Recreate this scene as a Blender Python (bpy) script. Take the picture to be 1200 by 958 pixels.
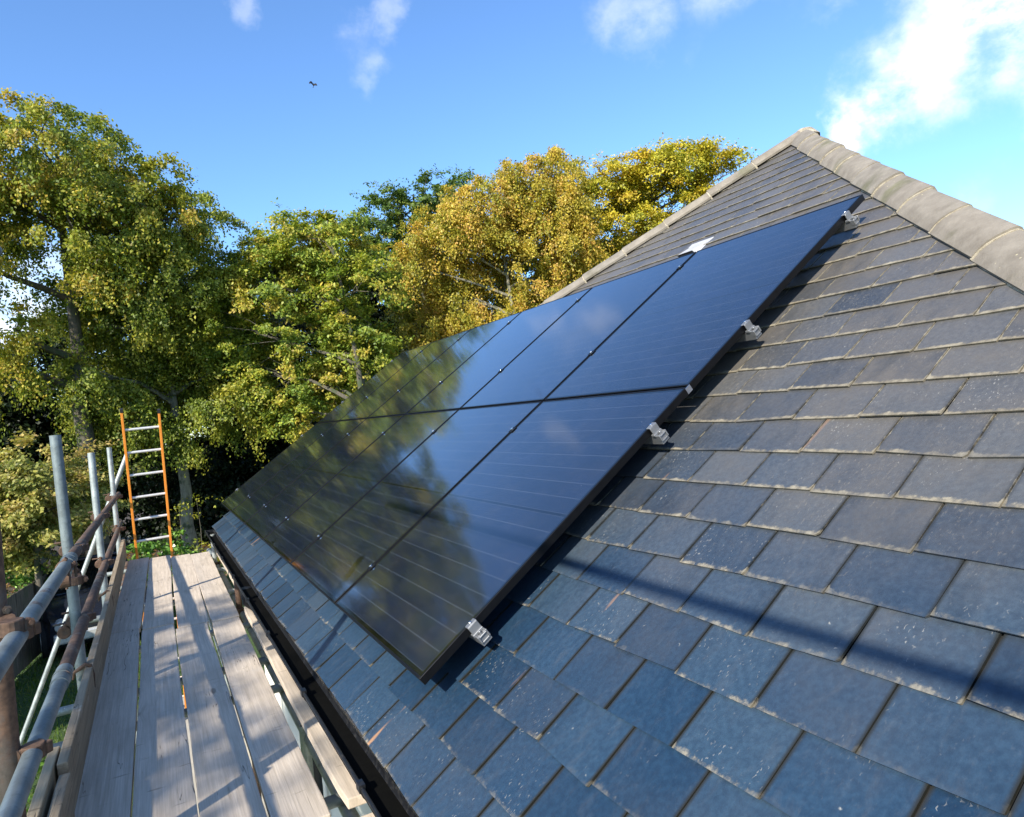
import bpy, math, random
import numpy as np
from mathutils import Vector, Matrix
for o in list(bpy.data.objects): bpy.data.objects.remove(o)
R = math.radians
scene = bpy.context.scene
COL = scene.collection

# ------------------------------------------------------------------ camera
RW = np.array([[0.8784486925506421, -0.46775638113871243, -0.09763125758701713],
               [-0.08919292374033072, 0.04021629346518718, -0.9952021262498764],
               [0.4694385123843008, 0.8829420239414799, -0.00639260881914791]])
CAM = np.array([-0.689, -2.103, 0.846])
cd = bpy.data.cameras.new('camera'); cam = bpy.data.objects.new('camera', cd); COL.objects.link(cam)
cm = Matrix.Identity(4)
for i in range(3):
    cm[i][0] = RW[0][i]; cm[i][1] = -RW[1][i]; cm[i][2] = -RW[2][i]; cm[i][3] = CAM[i]
cam.matrix_world = cm
cd.sensor_width = 36; cd.lens = 24.04; cd.clip_start = .05; cd.clip_end = 2000
scene.camera = cam

# ------------------------------------------------------------------ light
SUN_AZ, SUN_EL = R(34), R(32)
SD = Vector((-math.cos(SUN_AZ)*math.cos(SUN_EL), -math.sin(SUN_AZ)*math.cos(SUN_EL), math.sin(SUN_EL)))
ld = bpy.data.lights.new('sun', 'SUN'); ld.energy = 5.0; ld.angle = R(.8); ld.color = (1, .93, .82)
sun = bpy.data.objects.new('sun', ld); COL.objects.link(sun)
sun.rotation_euler = SD.to_track_quat('Z', 'Y').to_euler(); sun.location = (-20, -10, 20)
scene.view_settings.view_transform = 'Standard'; scene.view_settings.look = 'None'
scene.view_settings.exposure = 0.85; scene.view_settings.gamma = 1
scene.view_settings.use_curve_mapping = False

class NT:
    """tiny node-tree writer"""
    def __init__(s, tree): s.t = tree; s.n = tree.nodes; s.l = tree.links
    def new(s, typ, **kw):
        nd = s.n.new(typ)
        for k, v in kw.items(): setattr(nd, k, v)
        return nd
    def put(s, sock, v):
        if hasattr(v, 'is_output') or isinstance(v, bpy.types.NodeSocket): s.l.new(v, sock)
        else: sock.default_value = v
    def m(s, op, a, b=None, c=None, clamp=False):
        nd = s.new('ShaderNodeMath', operation=op, use_clamp=clamp)
        s.put(nd.inputs[0], a)
        if b is not None: s.put(nd.inputs[1], b)
        if c is not None: s.put(nd.inputs[2], c)
        return nd.outputs[0]
    def vm(s, op, a, b=None, sc=None):
        nd = s.new('ShaderNodeVectorMath', operation=op)
        s.put(nd.inputs[0], a)
        if b is not None: s.put(nd.inputs[1], b)
        if sc is not None: s.put(nd.inputs['Scale'], sc)
        return nd.outputs['Value'] if op in ('LENGTH', 'DISTANCE', 'DOT_PRODUCT') else nd.outputs[0]
    def noise(s, vec, scale, detail=4, rough=.55, dist=0):
        nd = s.new('ShaderNodeTexNoise'); s.put(nd.inputs['Vector'], vec)
        nd.inputs['Scale'].default_value = scale; nd.inputs['Detail'].default_value = detail
        nd.inputs['Roughness'].default_value = rough; nd.inputs['Distortion'].default_value = dist
        return nd.outputs['Fac']
    def voro(s, vec, scale, feature='F1'):
        nd = s.new('ShaderNodeTexVoronoi', feature=feature); s.put(nd.inputs['Vector'], vec)
        nd.inputs['Scale'].default_value = scale
        return nd.outputs['Distance']
    def rng(s, v, a, b, c=0., d=1., smooth=True):
        nd = s.new('ShaderNodeMapRange'); nd.interpolation_type = 'SMOOTHSTEP' if smooth else 'LINEAR'
        s.put(nd.inputs[0], v)
        for i, x in enumerate((a, b, c, d)): nd.inputs[i+1].default_value = x
        return nd.outputs[0]
    def mix(s, f, a, b, mode='MIX'):
        nd = s.new('ShaderNodeMix', data_type='RGBA', blend_type=mode)
        s.put(nd.inputs[0], f)
        s.put(nd.inputs[6], a if not isinstance(a, tuple) else (*a, 1) if len(a) == 3 else a)
        s.put(nd.inputs[7], b if not isinstance(b, tuple) else (*b, 1) if len(b) == 3 else b)
        return nd.outputs[2]
    def ramp(s, f, stops):
        nd = s.new('ShaderNodeValToRGB'); s.put(nd.inputs[0], f)
        e = nd.color_ramp.elements
        while len(e) < len(stops): e.new(.5)
        for i, (p, c) in enumerate(stops): e[i].position = p; e[i].color = (*c, 1)
        return nd.outputs[0]
    def map(s, vec, scale=(1, 1, 1), loc=(0, 0, 0), rot=(0, 0, 0)):
        nd = s.new('ShaderNodeMapping'); s.put(nd.inputs[0], vec)
        nd.inputs['Scale'].default_value = scale; nd.inputs['Location'].default_value = loc
        nd.inputs['Rotation'].default_value = rot
        return nd.outputs[0]
    def sep(s, v):
        nd = s.new('ShaderNodeSeparateXYZ'); s.put(nd.inputs[0], v); return nd.outputs
    def comb(s, x, y, z):
        nd = s.new('ShaderNodeCombineXYZ')
        for i, v in enumerate((x, y, z)): s.put(nd.inputs[i], v)
        return nd.outputs[0]
    def obj(s):
        return s.new('ShaderNodeTexCoord').outputs['Object']
    def geo(s): return s.new('ShaderNodeNewGeometry').outputs['Position']
    def attr(s, name):
        return s.new('ShaderNodeAttribute', attribute_name=name).outputs['Color']
    def orand(s): return s.new('ShaderNodeObjectInfo').outputs['Random']
    def bump(s, h, strength, dist):
        nd = s.new('ShaderNodeBump'); nd.inputs['Strength'].default_value = strength
        nd.inputs['Distance'].default_value = dist; s.put(nd.inputs['Height'], h); return nd.outputs[0]

def pcol(c): return (*c, 1) if isinstance(c, tuple) else c
def material(name, fn):
    m = bpy.data.materials.new(name); m.use_nodes = True
    t = NT(m.node_tree); b = m.node_tree.nodes['Principled BSDF']
    r = fn(t)
    for k, v in r.items():
        if k == 'Normal': t.l.new(v, b.inputs['Normal'])
        else: t.put(b.inputs[k], pcol(v) if k == 'Base Color' else v)
    return m

# ------------------------------------------------------------------ world: sky with clouds
w = bpy.data.worlds.new('World'); scene.world = w; w.use_nodes = True
t = NT(w.node_tree); bg = w.node_tree.nodes['Background']
sky = t.new('ShaderNodeTexSky', sky_type='NISHITA'); sky.sun_disc = False
sky.sun_elevation = SUN_EL; sky.sun_rotation = math.atan2(SD.x, SD.y)
sky.altitude = 100; sky.air_density = 1.0; sky.dust_density = .12; sky.ozone_density = 2.5
gen = t.new('ShaderNodeTexCoord').outputs['Generated']
CLOUDS = []   # (azimuth deg towards -x, elevation deg, radius rad, stretch)
def azel(a, e): a, e = R(a), R(e); return (-math.sin(a)*math.cos(e), math.cos(a)*math.cos(e), math.sin(e))
n1 = t.new('ShaderNodeTexNoise'); t.l.new(gen, n1.inputs['Vector']); n1.inputs['Scale'].default_value = 9; n1.inputs['Detail'].default_value = 7; n1.inputs['Roughness'].default_value = .6
warp = t.vm('SCALE', t.vm('SUBTRACT', n1.outputs['Color'], (.5, .5, .5)), sc=.16)
wv = t.vm('ADD', gen, warp)
acc = None
for a, e, r_, k in [(-61.5, 20.5, .075, 1.0), (-65, 21.5, .085, 1.), (-70, 23, .10, 1), (-57.5, 18.5, .045, .95), (-55.5, 17, .032, .85), (-63, 24.5, .06, .9), (-59, 27, .04, .45), (-68, 17, .05, .6),
                    (-41, 27.8, .045, .30), (-47, 28.6, .055, .34), (-50, 29, .05, .42), (-54, 28, .045, .36), (-64, 11.5, .03, .12),
                    (-20, 28.0, .030, .22), (-21.5, 30, .026, .22), (-18.7, 26.5, .022, .16), (-9, 31.8, .025, .22), (7, 10, .10, .95), (10, 7, .12, .9),
                    (30, 14, .25, .8), (60, 12, .3, .8), (110, 20, .25, .7), (150, 35, .3, .7), (-100, 18, .25, .8), (-140, 30, .3, .8)]:
    dd = t.vm('DISTANCE', wv, azel(a, e))
    v = t.rng(dd, r_*.1, r_*1.3, k, 0.)
    acc = v if acc is None else t.m('MAXIMUM', acc, v)
fine = t.noise(t.map(gen, scale=(1, 1, 1.6)), 14, 8, .62)
cl = t.m('MULTIPLY', acc, t.rng(fine, .28, .62, .15, 1.))
skyc = t.mix(1.0, sky.outputs[0], (.80, 1.03, 1.27), 'MULTIPLY')
final = t.mix(cl, skyc, (7.0, 7.05, 7.15))
t.l.new(final, bg.inputs[0]); bg.inputs[1].default_value = .128

# ------------------------------------------------------------------ helpers
TH = R(34.5); CS, SN = math.cos(TH), math.sin(TH)
def st(s, tt, n=0.): return Vector((tt*CS - n*SN, s, tt*SN + n*CS))
def roofM(s, tt, n=0.):
    M = Matrix.Identity(4); p = st(s, tt, n)
    ax = (Vector((0, -1, 0)), Vector((CS, 0, SN)), Vector((-SN, 0, CS)))
    for j, a in enumerate(ax):
        for i in range(3): M[i][j] = a[i]
    for i in range(3): M[i][3] = p[i]
    return M

def mesh_np(name, V, F, mat, smooth=False, uv=None, col=None):
    V = np.asarray(V, np.float32)
    me = bpy.data.meshes.new(name)
    if isinstance(F, np.ndarray):
        nf, k = F.shape
        me.vertices.add(len(V)); me.vertices.foreach_set('co', V.ravel())
        me.loops.add(nf*k); me.loops.foreach_set('vertex_index', F.astype(np.int32).ravel())
        me.polygons.add(nf); me.polygons.foreach_set('loop_start', np.arange(0, nf*k, k, dtype=np.int32))
        me.update(calc_edges=True)
    else:
        me.from_pydata(V.tolist(), [], F); me.update()
    if uv is not None:
        l = me.uv_layers.new(name='UVMap'); l.data.foreach_set('uv', np.asarray(uv, np.float32).ravel())
    if col is not None:
        a = me.color_attributes.new('tone', 'FLOAT_COLOR', 'POINT'); a.data.foreach_set('color', np.asarray(col, np.float32).ravel())
    if smooth: me.polygons.foreach_set('use_smooth', [True]*len(me.polygons))
    me.materials.append(mat)
    return me

def link(name, me, parent=None, M=None):
    o = bpy.data.objects.new(name, me); COL.objects.link(o)
    if parent is not None: o.parent = parent
    if M is not None: o.matrix_local = M
    return o
def tag(o, label=None, cat=None, group=None, kind=None):
    if label: o['label'] = label
    if cat: o['category'] = cat
    if group: o['group'] = group
    if kind: o['kind'] = kind
    return o
def empty(name, M=None, loc=None):
    o = bpy.data.objects.new(name, None); COL.objects.link(o); o.empty_display_size = .1
    if M is not None: o.matrix_world = M
    if loc is not None: o.location = loc
    return o

class MB:
    def __init__(s): s.V = []; s.F = []
    def add(s, vs, fs):
        b = len(s.V); s.V += [tuple(v) for v in vs]; s.F += [tuple(b+i for i in f) for f in fs]; return s
    def box(s, a, b, M=None):
        (x0, y0, z0), (x1, y1, z1) = a, b
        vs = [Vector(p) for p in ((x0,y0,z0),(x1,y0,z0),(x1,y1,z0),(x0,y1,z0),(x0,y0,z1),(x1,y0,z1),(x1,y1,z1),(x0,y1,z1))]
        if M is not None: vs = [M @ v for v in vs]
        return s.add(vs, [(0,3,2,1),(4,5,6,7),(0,1,5,4),(1,2,6,5),(2,3,7,6),(3,0,4,7)])
    def tube(s, p0, p1, r0, r1=None, seg=16, caps=True, hollow=None):
        p0, p1 = Vector(p0), Vector(p1); r1 = r0 if r1 is None else r1
        d = (p1-p0).normalized(); a = d.orthogonal().normalized(); b = d.cross(a)
        vs = []
        for p, r_ in ((p0, r0), (p1, r1)):
            vs += [p + (a*math.cos(2*math.pi*i/seg) + b*math.sin(2*math.pi*i/seg))*r_ for i in range(seg)]
        fs = [(i, (i+1) % seg, seg+(i+1) % seg, seg+i) for i in range(seg)]
        if hollow:
            for p, q in ((p0, d), (p1, -d)):
                vs += [p + (a*math.cos(2*math.pi*i/seg) + b*math.sin(2*math.pi*i/seg))*hollow for i in range(seg)]
                vs += [p + q*.12 + (a*math.cos(2*math.pi*i/seg) + b*math.sin(2*math.pi*i/seg))*hollow for i in range(seg)]
            for e, base in ((0, 2*seg), (seg, 4*seg)):
                for i in range(seg):
                    j = (i+1) % seg
                    fs.append((e+i, base+i, base+j, e+j) if e else (e+i, e+j, base+j, base+i)[::1])
                    fs.append((base+i, base+seg+i, base+seg+j, base+j))
                fs.append(tuple(base+seg+i for i in range(seg)))
        elif caps:
            fs += [tuple(range(seg))[::-1], tuple(range(seg, 2*seg))]
        return s.add(vs, fs)
    def path(s, pts, rad, seg=8):
        pts = [Vector(p) for p in pts]; n = len(pts); vs = []
        a = None
        for k, p in enumerate(pts):
            d = (pts[min(k+1, n-1)] - pts[max(k-1, 0)]).normalized()
            if a is None: a = d.orthogonal().normalized()
            a = (a - d*a.dot(d)).normalized(); b = d.cross(a)
            r_ = rad[k] if hasattr(rad, '__len__') else rad
            vs += [p + (a*math.cos(2*math.pi*i/seg)+b*math.sin(2*math.pi*i/seg))*r_ for i in range(seg)]
        fs = []
        for k in range(n-1):
            for i in range(seg):
                j = (i+1) % seg; fs.append((k*seg+i, k*seg+j, (k+1)*seg+j, (k+1)*seg+i))
        fs += [tuple(range(seg))[::-1], tuple((n-1)*seg+i for i in range(seg))]
        return s.add(vs, fs)
    def extrude(s, prof, p0, p1, ex, ey, closed=True):
        """2-D profile swept from p0 to p1; ex, ey span the profile plane"""
        p0, p1, ex, ey = map(Vector, (p0, p1, ex, ey)); n = len(prof)
        vs = [p0+ex*x+ey*y for x, y in prof] + [p1+ex*x+ey*y for x, y in prof]
        fs = [(i, (i+1) % n, n+(i+1) % n, n+i) for i in range(n if closed else n-1)]
        if closed: fs += [tuple(range(n))[::-1], tuple(range(n, 2*n))]
        return s.add(vs, fs)
    def build(s, name, mat, parent=None, M=None, smooth=False, bevel=0, seg=1, world=None):
        me = mesh_np(name, np.array([tuple(v) for v in s.V]), s.F, mat)
        o = link(name, me, parent, M)
        if world is not None: o.matrix_world = world
        if smooth:
            me.polygons.foreach_set('use_smooth', [True]*len(me.polygons))
            mod = o.modifiers.new('edge', 'EDGE_SPLIT'); mod.split_angle = R(40)
        if bevel:
            mod = o.modifiers.new('bevel', 'BEVEL'); mod.width = bevel; mod.segments = seg; mod.limit_method = 'ANGLE'
        return o

def copy_tree(o, parent=None):
    c = o.copy(); COL.objects.link(c)
    if parent is not None: c.parent = parent
    for ch in list(o.children): copy_tree(ch, c)
    return c
rnd = random.Random(5)

# ------------------------------------------------------------------ materials
def uvof(t): return t.new('ShaderNodeUVMap', uv_map='UVMap').outputs[0]

def f_slate(t):
    p = t.geo(); uv = t.sep(uvof(t)); tone = t.new('ShaderNodeSeparateColor'); t.l.new(t.attr('tone'), tone.inputs[0])
    r1, r2, r3 = tone.outputs
    # local roof coordinates
    rm = t.map(p, rot=(0, TH, 0))                      # x up the slope, y along the eave
    off = t.vm('ADD', rm, t.comb(t.m('MULTIPLY', r1, 37.), t.m('MULTIPLY', r2, 19.), 0))
    sw = t.vm('ADD', off, t.vm('SCALE', t.comb(t.noise(off, 5, 3), t.noise(off, 4.3, 3), 0), sc=.12))
    streak = t.noise(t.map(sw, scale=(2.2, 6, 4), rot=(0, 0, .35)), 3.6, 7, .62)
    grain = t.noise(off, 60, 5, .6)
    base = t.ramp(r1, [(0, (.007, .023, .048)), (.5, (.012, .032, .062)), (1, (.020, .042, .070))])
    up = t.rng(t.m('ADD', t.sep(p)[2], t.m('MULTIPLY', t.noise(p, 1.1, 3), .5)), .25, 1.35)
    base = t.mix(t.m('MULTIPLY', up, .85), base, t.ramp(r1, [(0, (.036, .040, .046)), (.5, (.056, .058, .062)), (1, (.080, .079, .078))]))  # blue low down is sky reflection put into the colour; weathered grey upslope
    base = t.mix(t.rng(grain, .3, .75), base, t.mix(1., base, (1.55, 1.5, 1.4), 'MULTIPLY'))
    base = t.mix(t.m('MULTIPLY', t.rng(streak, .50, .78), .14), base, (.14, .135, .125))
    # weathering bloom, stronger on some slates and towards the ridge side
    big = t.noise(t.map(p, scale=(1, .8, 1)), 1.3, 4, .6)
    bloom = t.m('MULTIPLY', t.rng(t.m('ADD', t.m('ADD', t.m('MULTIPLY', r2, .22), big), t.m('MULTIPLY', up, .30)), .55, 1.05), .92)
    bloom = t.m('MULTIPLY', bloom, t.rng(t.noise(off, 9, 5, .7), .25, .7, .45, 1.))
    bloom = t.m('MULTIPLY', bloom, t.m('ADD', .3, t.m('MULTIPLY', up, .7)))
    base = t.mix(bloom, base, (.115, .10, .080))
    stn = t.rng(t.noise(t.map(sw, scale=(.8, 1.8, 1), rot=(0, 0, .1)), 3.3, 5, .65), .5, .72)
    base = t.mix(t.m('MULTIPLY', stn, .5), base, t.mix(1., base, (.45, .5, .55), 'MULTIPLY'))
    cleft = t.noise(t.map(sw, scale=(4, 8, 5), rot=(0, 0, .45)), 6.5, 8, .74)
    base = t.mix(t.m('MULTIPLY', t.rng(cleft, .55, .74), .07), base, (.16, .165, .17))
    # gritty weathering higher up, drawn out along the slope
    gr = t.noise(t.map(off, scale=(1.0, 2.2, 1), rot=(0, 0, .3)), 46, 5, .8)
    gp = t.noise(off, 3.1, 4, .6)
    base = t.mix(t.m('MULTIPLY', t.m('MULTIPLY', t.rng(gr, .54, .70), t.rng(gp, .40, .66)), t.m('ADD', .06, t.m('MULTIPLY', up, .62))), base, (.27, .235, .18))
    # pale specks, slightly elongated
    wo = t.vm('ADD', off, t.vm('SCALE', t.comb(t.noise(off, 90, 2), t.noise(off, 80, 2), 0), sc=.02))
    vz = t.voro(t.map(wo, scale=(.75, 2.2, 1), rot=(0, 0, .5)), 62)
    sp = t.m('MULTIPLY', t.rng(vz, .08, .26, 1, 0), t.rng(t.m('ADD', t.noise(off, 8, 4, .7), t.m('MULTIPLY', t.m('SUBTRACT', r3, .5), .3)), .52, .72))
    base = t.mix(t.m('MULTIPLY', sp, .7), base, (.28, .27, .24))
    vz2 = t.voro(wo, 17)
    base = t.mix(t.m('MULTIPLY', t.rng(vz2, .02, .075, 1, 0), t.rng(t.noise(off, 2.2, 2), .58, .66)), base, (.32, .31, .27))
    # lichen along the tail edge and sides
    nn = t.noise(off, 26, 6, .7); nb = t.noise(p, 2.6, 3)
    tail = t.rng(uv[1], 0., .20, 1, 0)
    grime = t.m('MULTIPLY', t.m('SUBTRACT', 1., t.m('MULTIPLY', up, .75)), t.m('MAXIMUM', t.rng(uv[1], .90, 1., 0, 1), t.m('MAXIMUM', t.rng(uv[0], 0., .045, 1, 0), t.rng(uv[0], .955, 1., 0, 1))))
    base = t.mix(grime, base, (.018, .018, .014))
    side = t.m('MAXIMUM', t.rng(uv[0], 0., .035, 1, 0), t.rng(uv[0], .965, 1., 0, 1))
    e = t.m('ADD', t.m('MULTIPLY', tail, t.m('ADD', .55, t.m('MULTIPLY', up, .24))), t.m('MULTIPLY', side, t.m('ADD', .2, t.m('MULTIPLY', up, .45))))
    e = t.m('MULTIPLY', t.rng(t.m('ADD', e, t.m('MULTIPLY', t.m('SUBTRACT', nn, .5), 1.1)), .42, .72), t.rng(t.m('ADD', t.m('ADD', nb, t.m('MULTIPLY', r3, .40)), t.m('MULTIPLY', up, .34)), .52, .98))
    base = t.mix(t.m('MULTIPLY', e, .85), base, t.ramp(nn, [(.3, (.10, .085, .055)), (.5, (.20, .17, .115)), (.75, (.36, .32, .23))]))
    # a few rust coloured stains running up from the tail
    rs = t.m('MULTIPLY', t.rng(t.noise(t.map(off, scale=(1.2, 6, 1), rot=(0, 0, .15)), 2.3, 3), .66, .76), t.rng(r3, .86, .95))
    base = t.mix(t.m('MULTIPLY', rs, .75), base, (.42, .22, .10))
    h = t.m('ADD', t.m('MULTIPLY', streak, .7), t.m('MULTIPLY', grain, .5))
    h = t.m('ADD', h, t.m('MULTIPLY', e, .6))
    h = t.m('ADD', h, t.m('MULTIPLY', cleft, 1.0))
    rough = t.m('ADD', t.m('MULTIPLY', cleft, .3), t.m('ADD', .25, t.m('MULTIPLY', e, .3)))
    return {'Base Color': base, 'Roughness': rough, 'Specular IOR Level': .5, 'Normal': t.bump(h, .22, .004)}

def f_tile(t):
    p = t.geo(); n = t.noise(p, 9, 6, .65); g = t.noise(p, 70, 4)
    c = t.ramp(n, [(.25, (.13, .112, .088)), (.55, (.20, .178, .145)), (.8, (.27, .24, .195))])
    c = t.mix(t.m('MULTIPLY', t.rng(t.voro(p, 30), .05, .16, 1, 0), t.rng(t.noise(p, 5, 3), .5, .62)), c, (.42, .38, .24))
    c = t.mix(t.rng(t.noise(p, 3.1, 5), .56, .7), c, t.mix(1., c, (.62, .66, .5), 'MULTIPLY'))
    c = t.mix(t.m('MULTIPLY', t.orand(), .35), c, t.mix(1., c, (1.3, 1.22, 1.1), 'MULTIPLY'))
    return {'Base Color': c, 'Roughness': .9, 'Normal': t.bump(t.m('ADD', g, n), .5, .004)}
def f_mortar(t):
    p = t.geo(); n = t.noise(p, 30, 6, .7)
    c = t.ramp(n, [(.3, (.17, .14, .09)), (.5, (.36, .31, .22)), (.75, (.48, .43, .33))])
    return {'Base Color': c, 'Roughness': .95, 'Normal': t.bump(n, .8, .012)}

def f_panel(t):
    o = t.sep(t.obj()); px = t.m('ADD', o[0], .549); ay = t.m('SUBTRACT', t.m('ABSOLUTE', t.m('SUBTRACT', o[1], .747)), .007)
    cu = t.m('DIVIDE', px, .183); cv = t.m('DIVIDE', ay, .0795)
    fu = t.m('FRACT', cu); fv = t.m('FRACT', cv)
    eu = t.m('MINIMUM', fu, t.m('SUBTRACT', 1., fu)); ev = t.m('MINIMUM', fv, t.m('SUBTRACT', 1., fv))
    gap = t.m('MAXIMUM', t.m('LESS_THAN', eu, .0085), t.m('LESS_THAN', ev, .014))
    inside = t.m('MULTIPLY', t.m('MULTIPLY', t.m('GREATER_THAN', px, 0.), t.m('LESS_THAN', px, 1.098)),
                 t.m('MULTIPLY', t.m('GREATER_THAN', ay, 0.), t.m('LESS_THAN', ay, .7155)))
    wf = t.m('FRACT', t.m('MULTIPLY', cu, 16.)); wire = t.m('LESS_THAN', t.m('ABSOLUTE', t.m('SUBTRACT', wf, .5)), .075)
    lab = t.m('LESS_THAN', t.m('ABSOLUTE', t.m('SUBTRACT', t.m('FRACT', t.m('ADD', cv, .5)), .5)), .02)
    wn = t.new('ShaderNodeTexWhiteNoise', noise_dimensions='3D')
    t.l.new(t.comb(t.m('FLOOR', cu), t.m('ADD', t.m('FLOOR', cv), t.m('MULTIPLY', t.m('SIGN', t.m('SUBTRACT', o[1], .747)), 30.)), t.m('MULTIPLY', t.orand(), 91.)), wn.inputs[0])
    cell = t.mix(wn.outputs[0], (.0012, .003, .010), (.0028, .0055, .018))
    cell = t.mix(t.rng(t.noise(t.obj(), 2.3, 3), .45, .7), cell, (.006, .006, .010))
    c = t.mix(t.m('LESS_THAN', ev, .022), cell, (.030, .037, .054))
    c = t.mix(t.m('LESS_THAN', eu, .010), c, (.0012, .0014, .002))
    c = t.mix(wire, c, (.045, .062, .10))
    c = t.mix(t.m('MULTIPLY', lab, t.rng(t.noise(t.map(t.obj(), scale=(1, 3, 1)), 3, 2), .4, .65, .05, .6)), c, (.04, .05, .065))
    c = t.mix(inside, (.0022, .0024, .003), c)
    dust = t.noise(t.obj(), 11, 6, .7)
    c = t.mix(t.m('MULTIPLY', t.rng(dust, .45, .8), .035), c, (.3, .28, .24))
    sp = t.m('MULTIPLY', t.rng(t.voro(t.obj(), 19), .02, .05, 1, 0), t.rng(t.noise(t.obj(), 2.7, 2), .52, .62))
    c = t.mix(t.m('MULTIPLY', sp, .35), c, (.4, .4, .38))
    return {'Base Color': c, 'Roughness': t.rng(dust, .3, .8, .06, .13), 'Specular IOR Level': .5, 'IOR': 1.5, 'Coat Weight': .8, 'Coat Roughness': .065}

def simple(name, col, rough, metal=0., var=.25, scale=20, spec=.5, bump=0.):
    def f(t):
        n = t.noise(t.obj(), scale, 5, .6)
        c = t.mix(n, tuple(x*(1-var) for x in col), tuple(min(1, x*(1+var)) for x in col))
        r = {'Base Color': c, 'Roughness': t.rng(n, .2, .8, max(0, rough-.08), rough+.08), 'Metallic': metal, 'Specular IOR Level': spec}
        if bump: r['Normal'] = t.bump(n, bump, .003)
        return r
    return material(name, f)

def f_galv(tint, rust):
    def f(t):
        p = t.obj(); q = t.map(p, scale=(1, 1, 1)); r0 = t.orand()
        q = t.vm('ADD', q, t.comb(t.m('MULTIPLY', r0, 31), 0, 0))
        n = t.noise(q, 7, 6, .65); s = t.noise(q, 55, 4)
        c = t.ramp(n, [(.3, tuple(x*.6 for x in tint)), (.55, tint), (.75, tuple(x*1.35 for x in tint))])
        c = t.mix(t.m('MULTIPLY', t.rng(s, .5, .7), .5), c, tuple(x*.55 for x in tint))
        rr = t.rng(t.noise(q, 3.2, 7, .7), .62 - rust, .72 - rust)
        c = t.mix(rr, c, t.ramp(s, [(.3, (.055, .030, .018)), (.7, (.145, .082, .048))]))
        c = t.mix(t.m('MULTIPLY', t.rng(t.voro(q, 22), .03, .09, 1, 0), t.rng(t.noise(q, 4, 2), .5, .6)), c, (.5, .5, .47))
        return {'Base Color': c, 'Roughness': t.rng(rr, 0, 1, .48, .8), 'Metallic': t.rng(rr, 0, 1, .35, 0.), 'Normal': t.bump(s, .35, .002)}
    return f

def f_board(c0, c1, c2):
    def f(t):
        o = t.obj(); r0 = t.orand()
        q = t.vm('ADD', o, t.comb(t.m('MULTIPLY', r0, 17), t.m('MULTIPLY', r0, 43), 0))
        knot = t.voro(t.map(q, scale=(3.2, .9, 3)), 1.6)
        ww = t.vm('ADD', q, t.comb(t.m('MULTIPLY', t.rng(knot, 0, .25, 1, 0), .02), 0, 0))
        g = t.noise(t.map(ww, scale=(34, 1.1, 20)), 1.6, 7, .62, .3)
        fi = t.noise(t.map(ww, scale=(160, 3.0, 60)), 1.2, 4, .6)
        blot = t.noise(t.map(q, scale=(3, .8, 3)), 2.2, 6, .65)
        c = t.ramp(g, [(.28, c0), (.5, c1), (.75, c2)])
        c = t.mix(t.m('MULTIPLY', t.rng(fi, .38, .62, 1, 0), .22), c, tuple(x*.5 for x in c0))
        c = t.mix(t.m('MULTIPLY', t.rng(blot, .42, .66), .40), c, tuple(x*.62 for x in c1))
        c = t.mix(t.m('MULTIPLY', t.rng(t.noise(q, 5, 6, .7), .58, .72), .5), c, (.46, .43, .38))
        crack = t.m('MULTIPLY', t.rng(t.m('ABSOLUTE', t.m('SUBTRACT', t.noise(t.map(ww, scale=(11, .5, 8)), 1.4, 3), .5)), 0, .006, 1, 0), t.rng(t.noise(q, 1.8, 2), .5, .6))
        c = t.mix(t.m('MULTIPLY', crack, .85), c, (.03, .025, .02))
        kd = t.rng(knot, .05, .09, 1, 0)
        c = t.mix(t.m('MULTIPLY', kd, .6), c, (.10, .07, .045))
        sc = t.m('MULTIPLY', t.rng(t.noise(t.map(q, scale=(3, 22, 3), rot=(0, 0, .18)), 1.5, 5), .64, .70), .55)
        c = t.mix(sc, c, tuple(x*.42 for x in c0))
        c = t.mix(t.m('MULTIPLY', r0, .3), c, t.mix(1., c, (1.12, 1.04, .92), 'MULTIPLY'))
        h = t.m('ADD', t.m('MULTIPLY', g, .6), t.m('SUBTRACT', t.m('MULTIPLY', fi, .6), t.m('MULTIPLY', crack, 1.5)))
        return {'Base Color': c, 'Roughness': .85, 'Specular IOR Level': .25, 'Normal': t.bump(h, .55, .003)}
    return f

def leaf_mat(name, trans=.40, rough=.5):
    m = bpy.data.materials.new(name); m.use_nodes = True; t = NT(m.node_tree)
    b = m.node_tree.nodes['Principled BSDF']; out = m.node_tree.nodes['Material Output']
    a = t.attr('tone'); t.l.new(a, b.inputs['Base Color']); b.inputs['Roughness'].default_value = rough
    b.inputs['Specular IOR Level'].default_value = .35
    tr = t.new('ShaderNodeBsdfTranslucent'); t.l.new(t.mix(1., a, (1.25, 1.3, .6), 'MULTIPLY'), tr.inputs[0])
    mx = t.new('ShaderNodeMixShader'); mx.inputs[0].default_value = trans
    t.l.new(b.outputs[0], mx.inputs[1]); t.l.new(tr.outputs[0], mx.inputs[2]); t.l.new(mx.outputs[0], out.inputs[0])
    return m
def f_bark(c):
    def f(t):
        o = t.geo(); n = t.noise(t.map(o, scale=(1, 1, .25)), 14, 6, .65); g = t.noise(o, 3, 4)
        cc = t.ramp(n, [(.3, tuple(x*.45 for x in c)), (.6, c), (.8, tuple(x*1.4 for x in c))])
        cc = t.mix(t.rng(g, .5, .65), cc, (.05, .065, .03))
        return {'Base Color': cc, 'Roughness': .9, 'Normal': t.bump(n, .7, .03)}
    return f
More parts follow.
